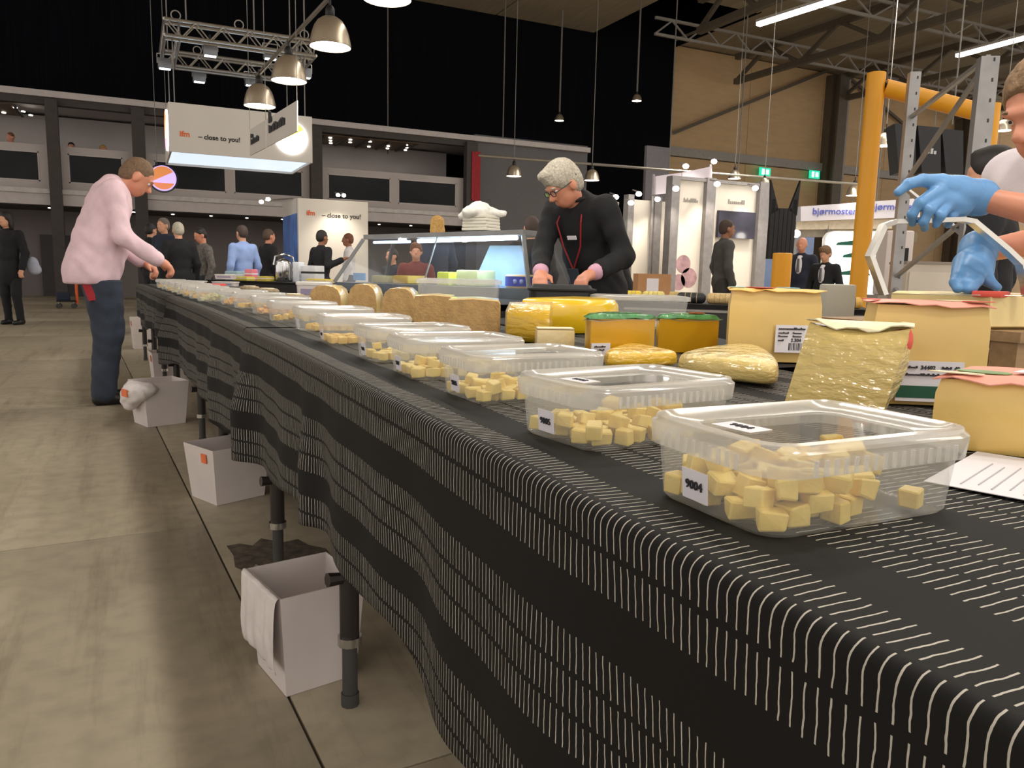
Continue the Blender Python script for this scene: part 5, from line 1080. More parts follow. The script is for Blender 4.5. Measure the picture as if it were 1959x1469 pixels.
# black twin-pronged screen holder
p = atd(1495, 470, 9.0); t = thing('screen_holder', 'black upright holder with two pointed prongs beside the lit stand', 'stand', (p[0], p[1], 0))
r_ = CR / np.linalg.norm(CR[:2]); rr = V(r_[0], r_[1], 0); bk = V(0.45, 0.9, 0)
def pl(x, z): return V(p[0], p[1], 0) + rr * x + V(0, 0, z)
for k in range(6):
    x0 = -0.15 + k * 0.05; zz = 1.78 + (0.0 if 1 <= k <= 4 else 0.1)
    MB().loft([[pl(x0, 1.2), pl(x0 + 0.045, 1.2), pl(x0 + 0.047, zz), pl(x0 + 0.002, zz)], [q + bk * 0.08 for q in (pl(x0, 1.2), pl(x0 + 0.045, 1.2), pl(x0 + 0.047, zz), pl(x0 + 0.002, zz))]]).build('slat', BLACKM, t)
for s in (-1, 1): MB().loft([[pl(s * 0.155, 1.7), pl(s * 0.06, 1.76), pl(s * 0.17, 2.1)], [q + bk * 0.06 for q in (pl(s * 0.155, 1.7), pl(s * 0.06, 1.76), pl(s * 0.17, 2.1))]]).build('prong', BLACKM, t)
MB().tube([pl(0, 0) + bk * 0.04, pl(0, 1.25) + bk * 0.04], 0.03, 10).build('pole', STEELG, t); MB().tube([pl(0, 0), pl(0, 0.02)], 0.22, 18).build('base', BLACKM, t)
# =================================================================== trade stands
LITW = mat('stand_white_panel', S(228, 220, 208), 0.7, var=0.02, scale=1); STP = mat('stand_post', S(140, 136, 136), 0.45, 0.3)
SPOT = emit('spot_head', (1, 0.95, 0.86, 1), 16)
def stand_spot(parent, p, aim, watts, r=0.07):
    MB().ball(p, (r, r, r * 0.8), 12, 8).build('spot_lamp', SPOT, parent)
    MB().tube([p + V(0, 0, r * 0.7), p + V(0, 0.25, r * 1.6)], 0.015, 6).build('spot_arm', STP, parent)
    if watts:
        ld = bpy.data.lights.new('stand_spot', 'SPOT'); ld.energy = watts; ld.color = (1, 0.9, 0.76); ld.spot_size = math.radians(95); ld.spot_blend = 0.8; ld.shadow_soft_size = 0.05
        lo = bpy.data.objects.new('stand_spot', ld); COL.objects.link(lo); lo.parent = parent; q = p - V(0, 0.12, 0.1) - ORG[parent.name][0]; lo.location = q
        lo.rotation_euler = Vector(aim - p).to_track_quat('-Z', 'Y').to_euler()
# ifm stand with the blue side wall
t = thing('stand_wall', 'lit cream stand wall reading close to you with a blue side', 'stand', (3.9, 17.8, 0))
MB().bb(3.16, 4.66, 17.0, 17.12, 0, 2.43).build('front_wall', LITW, t)
sb = MB().bb(3.14, 3.16, 17.12, 18.8, 0, 2.12).build('blue_side', mat('blue_print_wall', S(84, 120, 190), 0.6, var=0.5, scale=1.2), t)
MB().bb(3.14, 3.16, 17.12, 18.8, 2.12, 2.43).build('white_header', WHITEP, t)
text('lettering', 'ifm', 0.15, fx((3.42, 16.99, 2.13)), mat('orange_print', S(228, 98, 20), 0.6), t, bold=0.003)
text('lettering', '– close to you!', 0.14, fx((4.08, 16.99, 2.10)), BLACKP, t, bold=0.002)
for x in (3.9, 4.02): stand_spot(t, V(x, 16.55, 2.5), V(x, 17.0, 1.5), 26, 0.045)
t = thing('stand_lamp', 'pair of small spotlights on an arm beside the blue stand wall', 'lamp', aty(506, 384, 17.5) - V(0, 0, 0.04))
for px, py in ((500, 386), (513, 381)): MB().ball(aty(px, py, 17.5), (0.05, 0.05, 0.04), 10, 8).build('spot_lamp', SPOT, t)
MB().tube([aty(500, 384, 17.55), aty(560, 380, 17.55)], 0.02, 6).build('spot_arm', ALU, t)
# row of lit white panels in grey frames (the stand with the wall screen)
YT = 14.0
t = thing('trade_stand', 'grey-framed stand of brightly lit white panels with a wall screen', 'stand', (*aty(1350, 540, YT)[:2], 0))
def wx(px, py=450): return aty(px, py, YT)[0]
spans = [(1290, 1341, 3.05), (1358, 1442, 3.05)]
for a, b, z in spans: MB().bb(wx(a), wx(b), YT, YT + 0.06, 0, z).build('lit_panel', LITW, t)
for a, b, z in ((1275, 1290, 3.1), (1341, 1358, 3.14), (1442, 1461, 3.16)): MB().bb(wx(a), wx(b), YT - 0.12, YT + 0.1, 0, z).build('frame_post', STP, t)
MB().bb(wx(1275), wx(1461), YT - 0.1, YT + 0.08, 3.05, 3.12).build('frame_beam', STP, t)
x0, x1 = wx(1366), wx(1436)
sc_ = MB().bb(x0, x1, YT - 0.13, YT - 0.05, aty(1400, 456, YT)[2], aty(1400, 405, YT)[2]).build('wall_screen', mat('screen_glass', S(44, 42, 56), 0.12, var=0.5, scale=1.5), t)
scribble(t, fx(((wx(1302) + wx(1334)) / 2, YT - 0.006, 2.62)), 0.4, 0.09, 9, mat('grey_print', S(150, 144, 138), 0.6), 5)
scribble(t, fx(((wx(1385) + wx(1425)) / 2, YT - 0.006, 2.66)), 0.5, 0.1, 9, mat('grey_print', S(150, 144, 138), 0.6), 6)
for k, (u, z, r) in enumerate(((1310, 1.25, 0.2), (1322, 0.95, 0.22), (1303, 0.85, 0.18))): MB().tube([(wx(u), YT - 0.004, z), (wx(u), YT - 0.001, z)], r, 18).build('flower_print', mat('mauve_print', S(176, 140, 146), 0.6, var=0.4, scale=4), t)
for px, py, w in ((1293, 361, 60), (1445, 360, 60), (1372, 352, 55)): q = aty(px, py, YT - 0.45); stand_spot(t, q, V(q[0] + 0.1, YT, 1.6), w)
YU = 15.6; ux = lambda px: aty(px, 450, YU)[0]
t = thing('trade_stand', 'narrow row of lit white panels behind the seated man in black', 'stand', (ux(1230), YU, 0))
for a, b in ((1206, 1246), (1259, 1276)): MB().bb(ux(a), ux(b), YU, YU + 0.06, 0, 2.75).build('lit_panel', LITW, t)
for a, b in ((1195, 1206), (1246, 1259)): MB().bb(ux(a), ux(b), YU - 0.1, YU + 0.1, 0, 2.85).build('frame_post', STP, t)
MB().bb(ux(1160), ux(1195), YU + 0.3, YU + 0.36, 1.75, 2.7).build('pale_panel', WHITEP, t); MB().bb(ux(1176), ux(1194), YU + 0.26, YU + 0.3, 1.85, 2.2).build('green_print', mat('green_sign', S(60, 170, 120), 0.5), t); MB().bb(ux(1170), ux(1194), YU + 0.24, YU + 0.3, 1.5, 1.8).build('dark_screen', BLACKM, t)
for px, py, w in ((1207, 388, 55), (1258, 381, 40), (1222, 371, 0), (1178, 377, 0)): q = aty(px, py, YU - 0.45); stand_spot(t, q, V(q[0] + 0.2, YU, 1.5), w)
# raised header above the stands
t = thing('stand_header', 'pale lilac header panels raised above the lit stands', 'header', aty(1310, 370, 15.0))
h = [aty(1255, 337, 15.4), aty(1305, 330, 15.0), aty(1364, 318, 14.6)]; hb_ = [aty(1255, 372, 15.4), aty(1305, 367, 15.0), aty(1364, 350, 14.6)]
for i in (0, 1): MB().loft([[hb_[i], hb_[i + 1] - (hb_[i + 1] - hb_[i]) * 0.03, h[i + 1] - (h[i + 1] - h[i]) * 0.03, h[i]], [q + V(0, 0.06, 0) for q in (hb_[i], hb_[i + 1] - (hb_[i + 1] - hb_[i]) * 0.03, h[i + 1] - (h[i + 1] - h[i]) * 0.03, h[i])]]).build('header_panel', mat('lilac_panel', S(214, 204, 214), 0.6, var=0.02), t)
for q in (h[0], h[2]): MB().tube([V(q[0], q[1] + 0.1, 0), q + V(0, 0.1, 0.05)], 0.035, 8).build('header_post', STP, t)
for px, py in ((1312, 318), (1366, 309)): stand_spot(t, aty(px, py, 14.6), aty(px, 360, 15.0), 14)
# white-blue stand with the blue lettering
def bz(px, py): s = (px - 1530) / 190.0; return aty(px, py, 16.5 - 1.7 * s)
t = thing('blue_lettered_stand', 'white canopy stand with blue lettering on its fascia', 'stand', (*bz(1625, 500)[:2], 0))
q4 = [bz(1532, 423), bz(1760, 415), bz(1760, 379), bz(1532, 395)]
MB().loft([q4, [q + V(0.1, 0.4, 0) for q in q4]]).build('fascia', mat('fascia_white', S(206, 202, 212), 0.6, var=0.02), t)
v4 = [bz(1530, 438), bz(1720, 436), bz(1720, 418), bz(1530, 421)]
MB().loft([[q + V(0.1, 0.3, 0) for q in v4], [q + V(0.15, 0.6, 0) for q in v4]]).build('valance', mat('cream_valance', S(234, 222, 200), 0.6), t)
w4 = [bz(1530, 452), bz(1720, 450), bz(1720, 434), bz(1530, 436)]
MB().loft([[q + V(0.2, 0.6, 0) for q in w4], [q + V(0.25, 0.9, 0) for q in w4]]).build('soffit', mat('soffit_grey', S(176, 170, 158), 0.6), t)
dirx = bz(1700, 400) - bz(1560, 400)
text('lettering', 'bjørmosten', 0.25, frame(bz(1595, 405) - V(0.02, 0.06, 0), dirx, (0, 0, 1)), mat('blue_print', S(70, 80, 170), 0.6), t, bold=0.004)
text('lettering', 'bjørmosten', 0.25, frame(bz(1707, 396) - V(0.02, 0.06, 0), dirx, (0, 0, 1)), mat('blue_print', S(70, 80, 170), 0.6), t, bold=0.004)
for px in (1534, 1598): q = bz(px, 470); MB().bb(q[0], q[0] + 0.12, q[1] + 0.3, q[1] + 0.42, 0, 2.6).build('post', STP, t)
MB().loft([[bz(1535, 472) + V(0.8, 2, 0), bz(1600, 472) + V(0.8, 2, 0), bz(1600, 450) + V(0.8, 2, 0), bz(1535, 450) + V(0.8, 2, 0)], [q + V(0.8, 2.1, 0) for q in (bz(1535, 472), bz(1600, 472), bz(1600, 450), bz(1535, 450))]]).build('blue_band', mat('sky_blue_band', S(112, 158, 214), 0.5), t)
a_, b_ = bz(1500, 470) + V(0.8, 2.3, 0), bz(1640, 470) + V(0.8, 2.3, 0)
MB().loft([[V(a_[0], a_[1], 0), V(b_[0], b_[1], 0), V(b_[0], b_[1], 2.6), V(a_[0], a_[1], 2.6)], [V(a_[0], a_[1] + 0.1, 0), V(b_[0], b_[1] + 0.1, 0), V(b_[0], b_[1] + 0.1, 2.6), V(a_[0], a_[1] + 0.1, 2.6)]]).build('back_wall', mat('stand_blue_grey', S(120, 140, 180), 0.6, var=0.2, scale=1), t)
stand_spot(t, aty(1522, 447, 13.0), aty(1560, 520, 15.0), 20, 0.11)
# lit white product cabinet with green shelves
p = aty(1626, 560, 11.0); t = thing('lit_product_cabinet', 'glowing white cabinet with dark green shelf goods behind the yellow gate', 'cabinet', (p[0], p[1], 0))
zt_ = aty(1626, 441, 11.0)[2]; wd_ = (aty(1657, 500, 11.0) - aty(1595, 500, 11.0))[0] / 2; rz_ = -0.75
Rm = Matrix.Rotation(rz_, 4, 'Z'); ww = wd_ * 1.25
prof = [(x, z) for x, z in [(-ww, 0.0), (ww, 0.0), (ww, zt_ - 0.12), (ww * 0.9, zt_ - 0.03), (ww * 0.7, zt_), (-ww * 0.7, zt_), (-ww * 0.9, zt_ - 0.03), (-ww, zt_ - 0.12)]]
def rot(x, y, z): q = Rm @ Vector((x, y, z)); return V(p[0] + q.x, p[1] + q.y, q.z)
MB().loft([[rot(x, 0.0, z) for x, z in prof], [rot(x, 0.4, z) for x, z in prof]]).build('cabinet_body', mat('cabinet_white', S(230, 230, 228), 0.5), t)
MB().loft([[rot(x * 0.94, -0.012, 0.35 + (z - 0.35) * 0.985 if z > 0.35 else 0.35) for x, z in prof], [rot(x * 0.94, -0.002, 0.35 + (z - 0.35) * 0.985 if z > 0.35 else 0.35) for x, z in prof]]).build('light_panel', emit('cabinet_glow', (0.95, 1.0, 0.97, 1), 1.5), t)
for z, w in ((0.62, 0.95), (1.08, 0.5), (1.42, 0.35), (1.66, 0.6)):
    s = MB().loft([[rot(-ww * w, -0.05, z), rot(ww * 0.6, -0.05, z), rot(ww * 0.6, -0.014, z), rot(-ww * w, -0.014, z)], [rot(-ww * w * 0.9, -0.05, z + 0.05), rot(ww * 0.55, -0.05, z + 0.05), rot(ww * 0.55, -0.014, z + 0.05), rot(-ww * w * 0.9, -0.014, z + 0.05)], [rot(-0.03, -0.045, z + 0.09), rot(0.03, -0.045, z + 0.09), rot(0.03, -0.014, z + 0.09), rot(-0.03, -0.014, z + 0.09)]]).build('green_goods', mat('dark_green_goods', S(24, 100, 80), 0.5), t)
p = aty(1552, 575, 9.5); t = thing('reception_desk', 'white reception desk with faint lettering beside the yellow bollard', 'desk', (p[0], p[1], 0))
MB().box((p[0], p[1], 0.42), (0.75, 0.4, 0.84), rz=-0.5, bev=0.01).build('desk_body', WHITEP, t); MB().box((p[0], p[1], 0.85), (0.8, 0.45, 0.025), rz=-0.5).build('desk_top', WBOX, t)
scribble(t, frame(V(p[0] - 0.1, p[1] - 0.19, 0.74), (math.cos(-0.5), math.sin(-0.5), 0), (0, 0, 1)), 0.5, 0.06, 14, mat('grey_print', S(150, 144, 138), 0.6), 8)
# exit signs on the beige wall
for px, py, lb in ((1463, 329, 'green lit exit sign above the small bell lamp'), (1558, 334, 'green lit exit sign beside the dark wall column')):
    q = aty(px, py, 27.2); t = thing('exit_sign', lb, 'sign', q - V(0, 0, 0.18), 'green exit signs on the beige wall')
    MB().box(q, (0.62, 0.08, 0.36), bev=0.01).build('sign_box', emit('exit_green', (0.02, 0.62, 0.36, 1), 1.1), t)
    for dx, w, h_ in ((-0.13, 0.13, 0.24), (0.12, 0.16, 0.2)): MB().box(q + V(dx, -0.045, 0), (w, 0.01, h_)).build('pictogram', emit('exit_white', (0.9, 1, 0.95, 1), 2.5), t)
    MB().box(q + V(0, 0.18, 0.0), (0.1, 0.3, 0.06)).build('bracket', STEELG, t)
# small counter with coffee urn and boxes beyond the tubs
p0, p1 = atd(395, 545, 9.6), atd(650, 545, 8.6); dd = (p1 - p0)[:2] / np.linalg.norm((p1 - p0)[:2]); nn2 = V(-dd[1], dd[0]); ZC = 0.80
quad_table('black_counter', 'black counter with coffee urn and packets behind the far tubs', [tuple(p0[:2]), tuple(p1[:2]), tuple(p1[:2] + nn2 * 0.6), tuple(p0[:2] + nn2 * 0.6)], ZC, BLKCLOTH, skirt=0.78)
def onc(px, dv=0.25):
    s = (px - 395) / 255.0; q = p0[:2] + (p1 - p0)[:2] * s + nn2 * dv; return V(q[0], q[1], ZC)
c = onc(521); t = thing('coffee_urn', 'chrome coffee urn on the black counter', 'urn', c)
MB().lathe([(0.09, 0.0), (0.1, 0.02), (0.1, 0.2), (0.09, 0.24), (0.04, 0.27), (0.001, 0.28)], c, 20, True, False).build('urn_body', CHROME, t); MB().tube([c + V(-0.12, -0.02, 0.2), c + V(-0.1, -0.02, 0.3), c + V(0, -0.02, 0.33), c + V(0.1, -0.02, 0.3), c + V(0.12, -0.02, 0.2)], 0.012, 8).build('handle', CHROME, t); MB().tube([c + V(0, -0.1, 0.05), c + V(0, -0.15, 0.04)], 0.012, 8).build('tap', BLACKM, t)
for px, w, h, d_, col, lb, nm in ((417, 0.22, 0.11, 0.2, S(150, 178, 184), 'pale blue-green box on the black counter', 'carton'), (447, 0.13, 0.14, 0.1, S(226, 120, 140), 'pink bag on the black counter beside the pale blue box', 'paper_bag'), (455, 0.24, 0.05, 0.14, S(206, 190, 60), 'yellow packet lying at the end of the black counter', 'packet'), (568, 0.22, 0.2, 0.16, S(214, 216, 220), 'white box with black band on the black counter', 'carton'), (541, 0.1, 0.24, 0.1, S(222, 226, 232), 'white paper cup stack beside the coffee urn', 'cup_stack'), (600, 0.3, 0.05, 0.14, S(210, 186, 64), 'long yellow packet near the man in the black jacket', 'packet'), (498, 0.16, 0.06, 0.14, S(200, 180, 60), 'yellow packet in front of the coffee urn', 'packet')):
    c = onc(px, 0.14 if nm == 'packet' else 0.32); t = thing(nm, lb, 'box' if nm == 'carton' else nm.replace('_', ' '), c, 'goods on the black counter')
    MB().box(c + V(0, 0, h / 2 + 0.001), (w, d_, h), rz=math.atan2(dd[1], dd[0]), bev=0.01).build('box_body' if nm != 'cup_stack' else 'cups', mat('goods_%d' % px, col, 0.5), t)
    MB().box(c + V(0, 0, h * 0.6), (w * 1.01, d_ * 1.01, h * 0.12), rz=math.atan2(dd[1], dd[0])).build('print_band', BLACKM if px == 568 else STICK, t)
# cardboard box on a low table by the seated man
p = atd(1246, 560, 8.5); t = thing('side_table', 'small table under the cardboard box', 'table', (p[0], p[1], 0))
MB().box((p[0], p[1], 0.72), (0.6, 0.5, 0.03), rz=-0.4).build('tabletop', WHITEP, t)
for sx in (-1, 1):
    for sy in (-1, 1): MB().tube([(p[0] + sx * 0.22, p[1] + sy * 0.16, 0), (p[0] + sx * 0.22, p[1] + sy * 0.16, 0.705)], 0.018, 8).build('leg', STEELG, t)
t = thing('cardboard_box', 'brown cardboard box with white label near the seated man', 'box', (p[0], p[1], 0.735))
MB().box((p[0], p[1], 0.735 + 0.13), (0.36, 0.26, 0.258), rz=-0.4).build('box_body', mat('cardboard', S(178, 132, 90), 0.8, var=0.06), t); q = Matrix.Rotation(-0.4, 3, 'Z') @ Vector((-0.02, -0.131, 0)); MB().box((p[0] + q.x, p[1] + q.y, 0.735 + 0.14), (0.13, 0.003, 0.14), rz=-0.4).build('label', STICK, t)
# light strips added overhead, outside the view, to raise the hall's fill light
for x in (6.5, 12.0):
    p, q = V(x, -3, 7.6), V(x, 12.0, 7.6); t = thing('light_strip', 'long light strip added overhead as hall fill, outside the view', 'light strip', (p + q) / 2, 'added fill light strips outside the view')
    MB().bar(p + V(0, 0, 0.07), q + V(0, 0, 0.07), 0.16, 0.06).build('housing', STEELG, t); MB().bar(p, q, 0.14, 0.08).build('tube_cover', STRIP, t)
    for s in (0.1, 0.9): c = p + (q - p) * s; MB().tube([c + V(0, 0, 0.1), V(c[0], c[1], 10.25)], 0.012, 6).build('cable', CABLE, t)
    ld = bpy.data.lights.new('strip_light', 'AREA'); ld.shape = 'RECTANGLE'; ld.size = 0.2; ld.size_y = 15; ld.energy = HALL_FILL_W; ld.color = (1, 0.94, 0.86)
    lo = bpy.data.objects.new('strip_light', ld); COL.objects.link(lo); lo.parent = t; lo.location = (0, 0, -0.06)
# =================================================================== people
SKIN = mat('skin', S(214, 158, 128), 0.5, var=0.06, scale=12, sss=0.1)
SKIN_T = mat('skin_tanned', S(206, 140, 112), 0.5, var=0.08, scale=12, sss=0.1)
SKIN_B = mat('skin_brown', S(150, 100, 74), 0.5, var=0.06, scale=12)
EYEW = mat('eye_white', S(220, 216, 210), 0.3); EYED = mat('eye_dark', S(40, 32, 28), 0.3)
def rotm(rz): return np.array([[math.cos(rz), -math.sin(rz), 0], [math.sin(rz), math.cos(rz), 0], [0, 0, 1]])
def rx(a): return np.array([[1, 0, 0], [0, math.cos(a), -math.sin(a)], [0, math.sin(a), math.cos(a)]])
def ik(a, b, l1, l2, hint):
    d = b - a; L_ = min(np.linalg.norm(d), (l1 + l2) * 0.999); d = d / np.linalg.norm(d); b = a + d * L_
    x = (l1 * l1 - l2 * l2 + L_ * L_) / (2 * L_); h = math.sqrt(max(0, l1 * l1 - x * x)); hint = hint - d * (hint @ d); hint = hint / (np.linalg.norm(hint) + 1e-9)
    return a + d * x + hint * h, b
def hand(w, d, n, s, side, curl=0.6, spread=0.12):
    """five-fingered hand: w wrist, d pointing direction, n back-of-hand normal"""
    d = d / np.linalg.norm(d); n = n - d * (n @ d); n = n / np.linalg.norm(n); e = np.cross(d, n) * side     # e points to the thumb side
    pr = [('c', w, w + d * 0.05 * s, 0.026 * s, 0.03 * s), ('c', w + d * 0.04 * s + e * 0.018 * s, w + d * 0.085 * s + e * 0.026 * s, 0.020 * s, 0.014 * s), ('c', w + d * 0.04 * s - e * 0.014 * s, w + d * 0.08 * s - e * 0.028 * s, 0.021 * s, 0.013 * s), ('c', w + d * 0.03 * s, w + d * 0.086 * s, 0.024 * s, 0.018 * s)]
    for k, (o, l) in enumerate(((0.028, 0.07), (0.0095, 0.078), (-0.0095, 0.072), (-0.028, 0.056))):
        p = w + d * 0.084 * s + e * o * s; dir_ = d + e * (o / 0.028) * spread; dir_ /= np.linalg.norm(dir_); a = 0
        for j, f in enumerate((0.45, 0.32, 0.23)):
            a += curl * (0.8 if j == 0 else 1.0); q = p + (dir_ * math.cos(a) - n * math.sin(a)) * l * f * s
            pr.append(('c', p, q, 0.0098 * s, 0.0088 * s)); p = q
    p = w + d * 0.03 * s + e * 0.026 * s; q = p + (d * 0.55 + e * 0.75 - n * 0.25) * 0.038 * s; r = q + (d * 0.9 + e * 0.25 - n * 0.4) * 0.036 * s
    return pr + [('c', p, q, 0.014 * s, 0.011 * s), ('c', q, r, 0.0108 * s, 0.0092 * s)]
def head_prims(c, Rh, s, beard=0):
    f = lambda x, y, z: c + Rh @ (V(x, y, z) * s)
    return [('e', f(0, -0.008, 0.03), V(0.077, 0.097, 0.092) * s, Rh), ('e', f(0, 0.018, -0.035), V(0.064, 0.076, 0.078) * s, Rh), ('e', f(0, 0.045, -0.085), V(0.036, 0.036, 0.03) * s, Rh),
            ('c', f(0, 0.088, 0.012), f(0, 0.112, -0.022), 0.010 * s, 0.016 * s), ('e', f(0, 0.088, 0.03), V(0.05, 0.014, 0.012) * s, Rh), ('e', f(0.079, -0.008, -0.008), V(0.013, 0.024, 0.034) * s, Rh), ('e', f(-0.079, -0.008, -0.008), V(0.013, 0.024, 0.034) * s, Rh),
            ('e', f(0, 0.08, -0.058), V(0.026, 0.012, 0.008) * s, Rh), ('e', f(0, 0.077, -0.072), V(0.022, 0.012, 0.008) * s, Rh)]
def person(label, loc, rz, hgt=1.75, lean=0.0, hp=0.0, hyaw=0.0, wl=None, wr=None, vox=0.016, skin=None, shirt=None, trousers=None, shoes=None, hair=None, hairstyle='short', sleeves='long', coat_len=0.0, girth=1.0, sitz=None, stance=0.1, face=False, extra=None, curl=0.6, hand_n=None, hair_k=1.0, group=None, head_off=(0, 0, 0), elbow_hint=None, cuffs=None, beltz=None, lift=0.0, loose=0.0, hands=True, leg_e=0.0, front=None):
    """standing figure; local frame looks along +Y. wl / wr are world wrist targets (left / right hand)"""
    s = hgt / 1.75; R = rotm(rz); o = np.array([loc[0], loc[1], loc[2] if len(loc) > 2 else 0.0])
    g = lambda x, y, z: o + R @ (V(x, y, z) * s)
    inv = lambda p: (R.T @ (np.array(p) - o)) / s
    t = thing('person', label, 'person', o, group)
    pel = V(0, -0.10 * math.sin(lean), 0.95); Rl = rx(-lean); up = lambda v: pel + Rl @ v
    neck = up(V(0, 0.0, 0.53)); shL, shR = up(V(-0.185, 0.0, 0.475)), up(V(0.185, 0.0, 0.475))
    hc = up(V(0, 0.03 + 0.05 * math.sin(hp), 0.695)) + np.array(head_off); Rh = rx(-(lean * 0.6 + hp)); Rh = np.array([[math.cos(hyaw), -math.sin(hyaw), 0], [math.sin(hyaw), math.cos(hyaw), 0], [0, 0, 1]]) @ Rh
    wl_ = inv(wl) if wl is not None else shL + V(-0.06, 0.06, -0.54); wr_ = inv(wr) if wr is not None else shR + V(0.06, 0.06, -0.54)
    eh = elbow_hint or ((-0.5, -0.6, -0.6), (0.5, -0.6, -0.6))
    elL, wl_ = ik(shL, wl_, 0.30, 0.265, V(*eh[0])); elR, wr_ = ik(shR, wr_, 0.30, 0.265, V(*eh[1]))
    if sitz is not None:
        pel = pel
    hips = [V(-0.09, pel[1], 0.92), V(0.09, pel[1], 0.92)]; kn = [V(-stance, 0.03, 0.50), V(stance, 0.01, 0.50)]; an = [V(-stance - 0.01, -0.02, 0.085), V(stance + 0.01, -0.04, 0.085)]
    Rb = R @ Rl; K = lambda a, b, ra, rb: ('c', g(*a), g(*b), ra * s, rb * s); E = lambda c, r, M=None: ('e', g(*c), np.array(r) * s, M if M is not None else Rb)
    def torso(e):
        return [E(up(V(0, 0.0, 0.36)), ((0.165 + e) * girth, (0.105 + e) * girth, 0.20 + e)), E(up(V(0, 0.012 * girth, 0.17)), ((0.148 + e) * girth, (0.112 + e) * girth, 0.17 + e)), E(up(V(0, -0.01, 0.0)), ((0.155 + e) * girth, (0.115 + e) * girth, 0.13 + e)), K(up(V(-0.15, 0, 0.455)), up(V(0.15, 0, 0.455)), 0.068 + e, 0.068 + e)]
    def arms(e, frac=1.0):
        out = []
        for sh, el, w in ((shL, elL, wl_), (shR, elR, wr_)): out += [K(sh, el, 0.058 + e, 0.046 + e), K(el, el + (w - el) * frac, 0.045 + e, (0.03 if frac == 1 else 0.04) + e)]
        return out
    def legs(e): return [q for h, k, a in zip(hips, kn, an) for q in (K(h, k, 0.088 * (0.5 + girth / 2) + e, 0.058 + e), K(k, a, 0.056 + e, 0.042 + e))]
    hn = hand_n or (V(0, 0.2, 1), V(0, 0.2, 1))
    hd = []
    hpairs = ((wl_, elL, 1, hn[0]), (wr_, elR, -1, hn[1])) if hands else ()
    for w, el, sd, nn_ in hpairs:
        d = g(*w) - g(*el); d = R.T @ d; dd_ = d / np.linalg.norm(d); nl = np.array(nn_, float)
        if abs(nl @ dd_) > 0.9: nl = V(sd * 1.0, 0.3, 0.1)
        hd += hand(g(*w), R @ dd_, R @ nl, s, sd, curl)
    Rw = R @ Rh
    hcw = g(*hc)
    # one continuous body: head, neck, trunk, arms, legs, hands
    body = head_prims(hcw, Rw, s) + [('c', g(*(neck - V(0, 0, 0.05))), hcw + Rw @ (V(0, -0.02, -0.06) * s), 0.058 * s, 0.052 * s)] + torso(-0.012) + arms(-0.004) + hd + legs(-0.012) + [K(a, a + V(0, 0.11, -0.055), 0.028, 0.02) for a in an]
    organic('body', body, vox * 0.75, skin or SKIN, t, k=0.018 * s)
    sh = torso(0.014) + arms(0.012, (0.93 if cuffs is None else 0.80) if sleeves == 'long' else 0.0001)
    if sleeves == 'short': sh = torso(0.014) + [K(a, a + (b - a) * 0.62, 0.07, 0.068) for a, b in ((shL, elL), (shR, elR))]
    if loose: sh += [E(up(V(0, -0.012, 0.12)), ((0.165 + loose) * girth, (0.125 + loose) * girth, 0.30)), E(up(V(0, -0.03, -0.06)), ((0.168 + loose) * girth, (0.13 + loose) * girth, 0.22))]
    if coat_len: sh += [E(V(0, pel[1] + 0.0, 0.92 - coat_len * 0.35), (0.19 * girth, 0.15 * girth, coat_len * 0.62 + 0.08), R)]
    sh += [('c', g(*(neck - Rl @ V(0, 0, 0.075))), g(*(neck + Rl @ V(0, 0.0, 0.0))), 0.075 * s, 0.066 * s)]
    zc = (pel[2] - 0.10 - coat_len) * s + o[2] if beltz is None else beltz
    organic('jacket' if coat_len or 'jacket' in label or 'suit' in label else 'shirt', sh, vox, shirt, t, k=0.03 * s, wrinkle=(0.0045 * s, 34), cuts=[((0, 0, zc), (0, 0, -1))])
    if cuffs is not None:
        for el, w in ((elL, wl_), (elR, wr_)): organic('cuff', [K(el + (w - el) * 0.76, el + (w - el) * 0.96, 0.047, 0.045)], 0.01, cuffs, t, k=0.01)
    organic('trousers', legs(0.014 + leg_e) + [E(V(0, pel[1] - 0.01, 0.93), (0.165 * girth, 0.125 * girth, 0.13), R)], vox, trousers or mat('dark_trousers', S(36, 38, 46), 0.85, var=0.15, scale=20), t, k=0.04 * s, wrinkle=(0.004 * s, 40), cuts=[((0, 0, zc + (0.14 if not loose else 0.03) * s), (0, 0, 1))])
    for a in an: organic('shoe', [K(a + V(0, -0.03, -0.045), a + V(0, 0.14, -0.05), 0.044, 0.036), K(a + V(0, -0.02, -0.02), a + V(0, 0.03, -0.03), 0.045, 0.04)], 0.014, shoes or mat('black_shoes', S(24, 22, 22), 0.4), t, k=0.02, cuts=[((0, 0, o[2] + 0.001), (0, 0, -1))])
    f = lambda x, y, z: hcw + Rw @ (V(x, y, z) * s)
    if front is not None:
        organic('shirt_front', [E(up(V(0, 0.118 * girth, 0.36)), (0.055, 0.03, 0.15)), E(up(V(0, 0.06, 0.50)), (0.05, 0.05, 0.03))], vox * 0.7, front, t, k=0.02); MB().tube([g(*up(V(0, 0.155 * girth, 0.47))), g(*up(V(0, 0.160 * girth, 0.25)))], [0.016 * s, 0.024 * s], 8).build('tie', mat('grey_tie', S(88, 86, 92), 0.6), t)
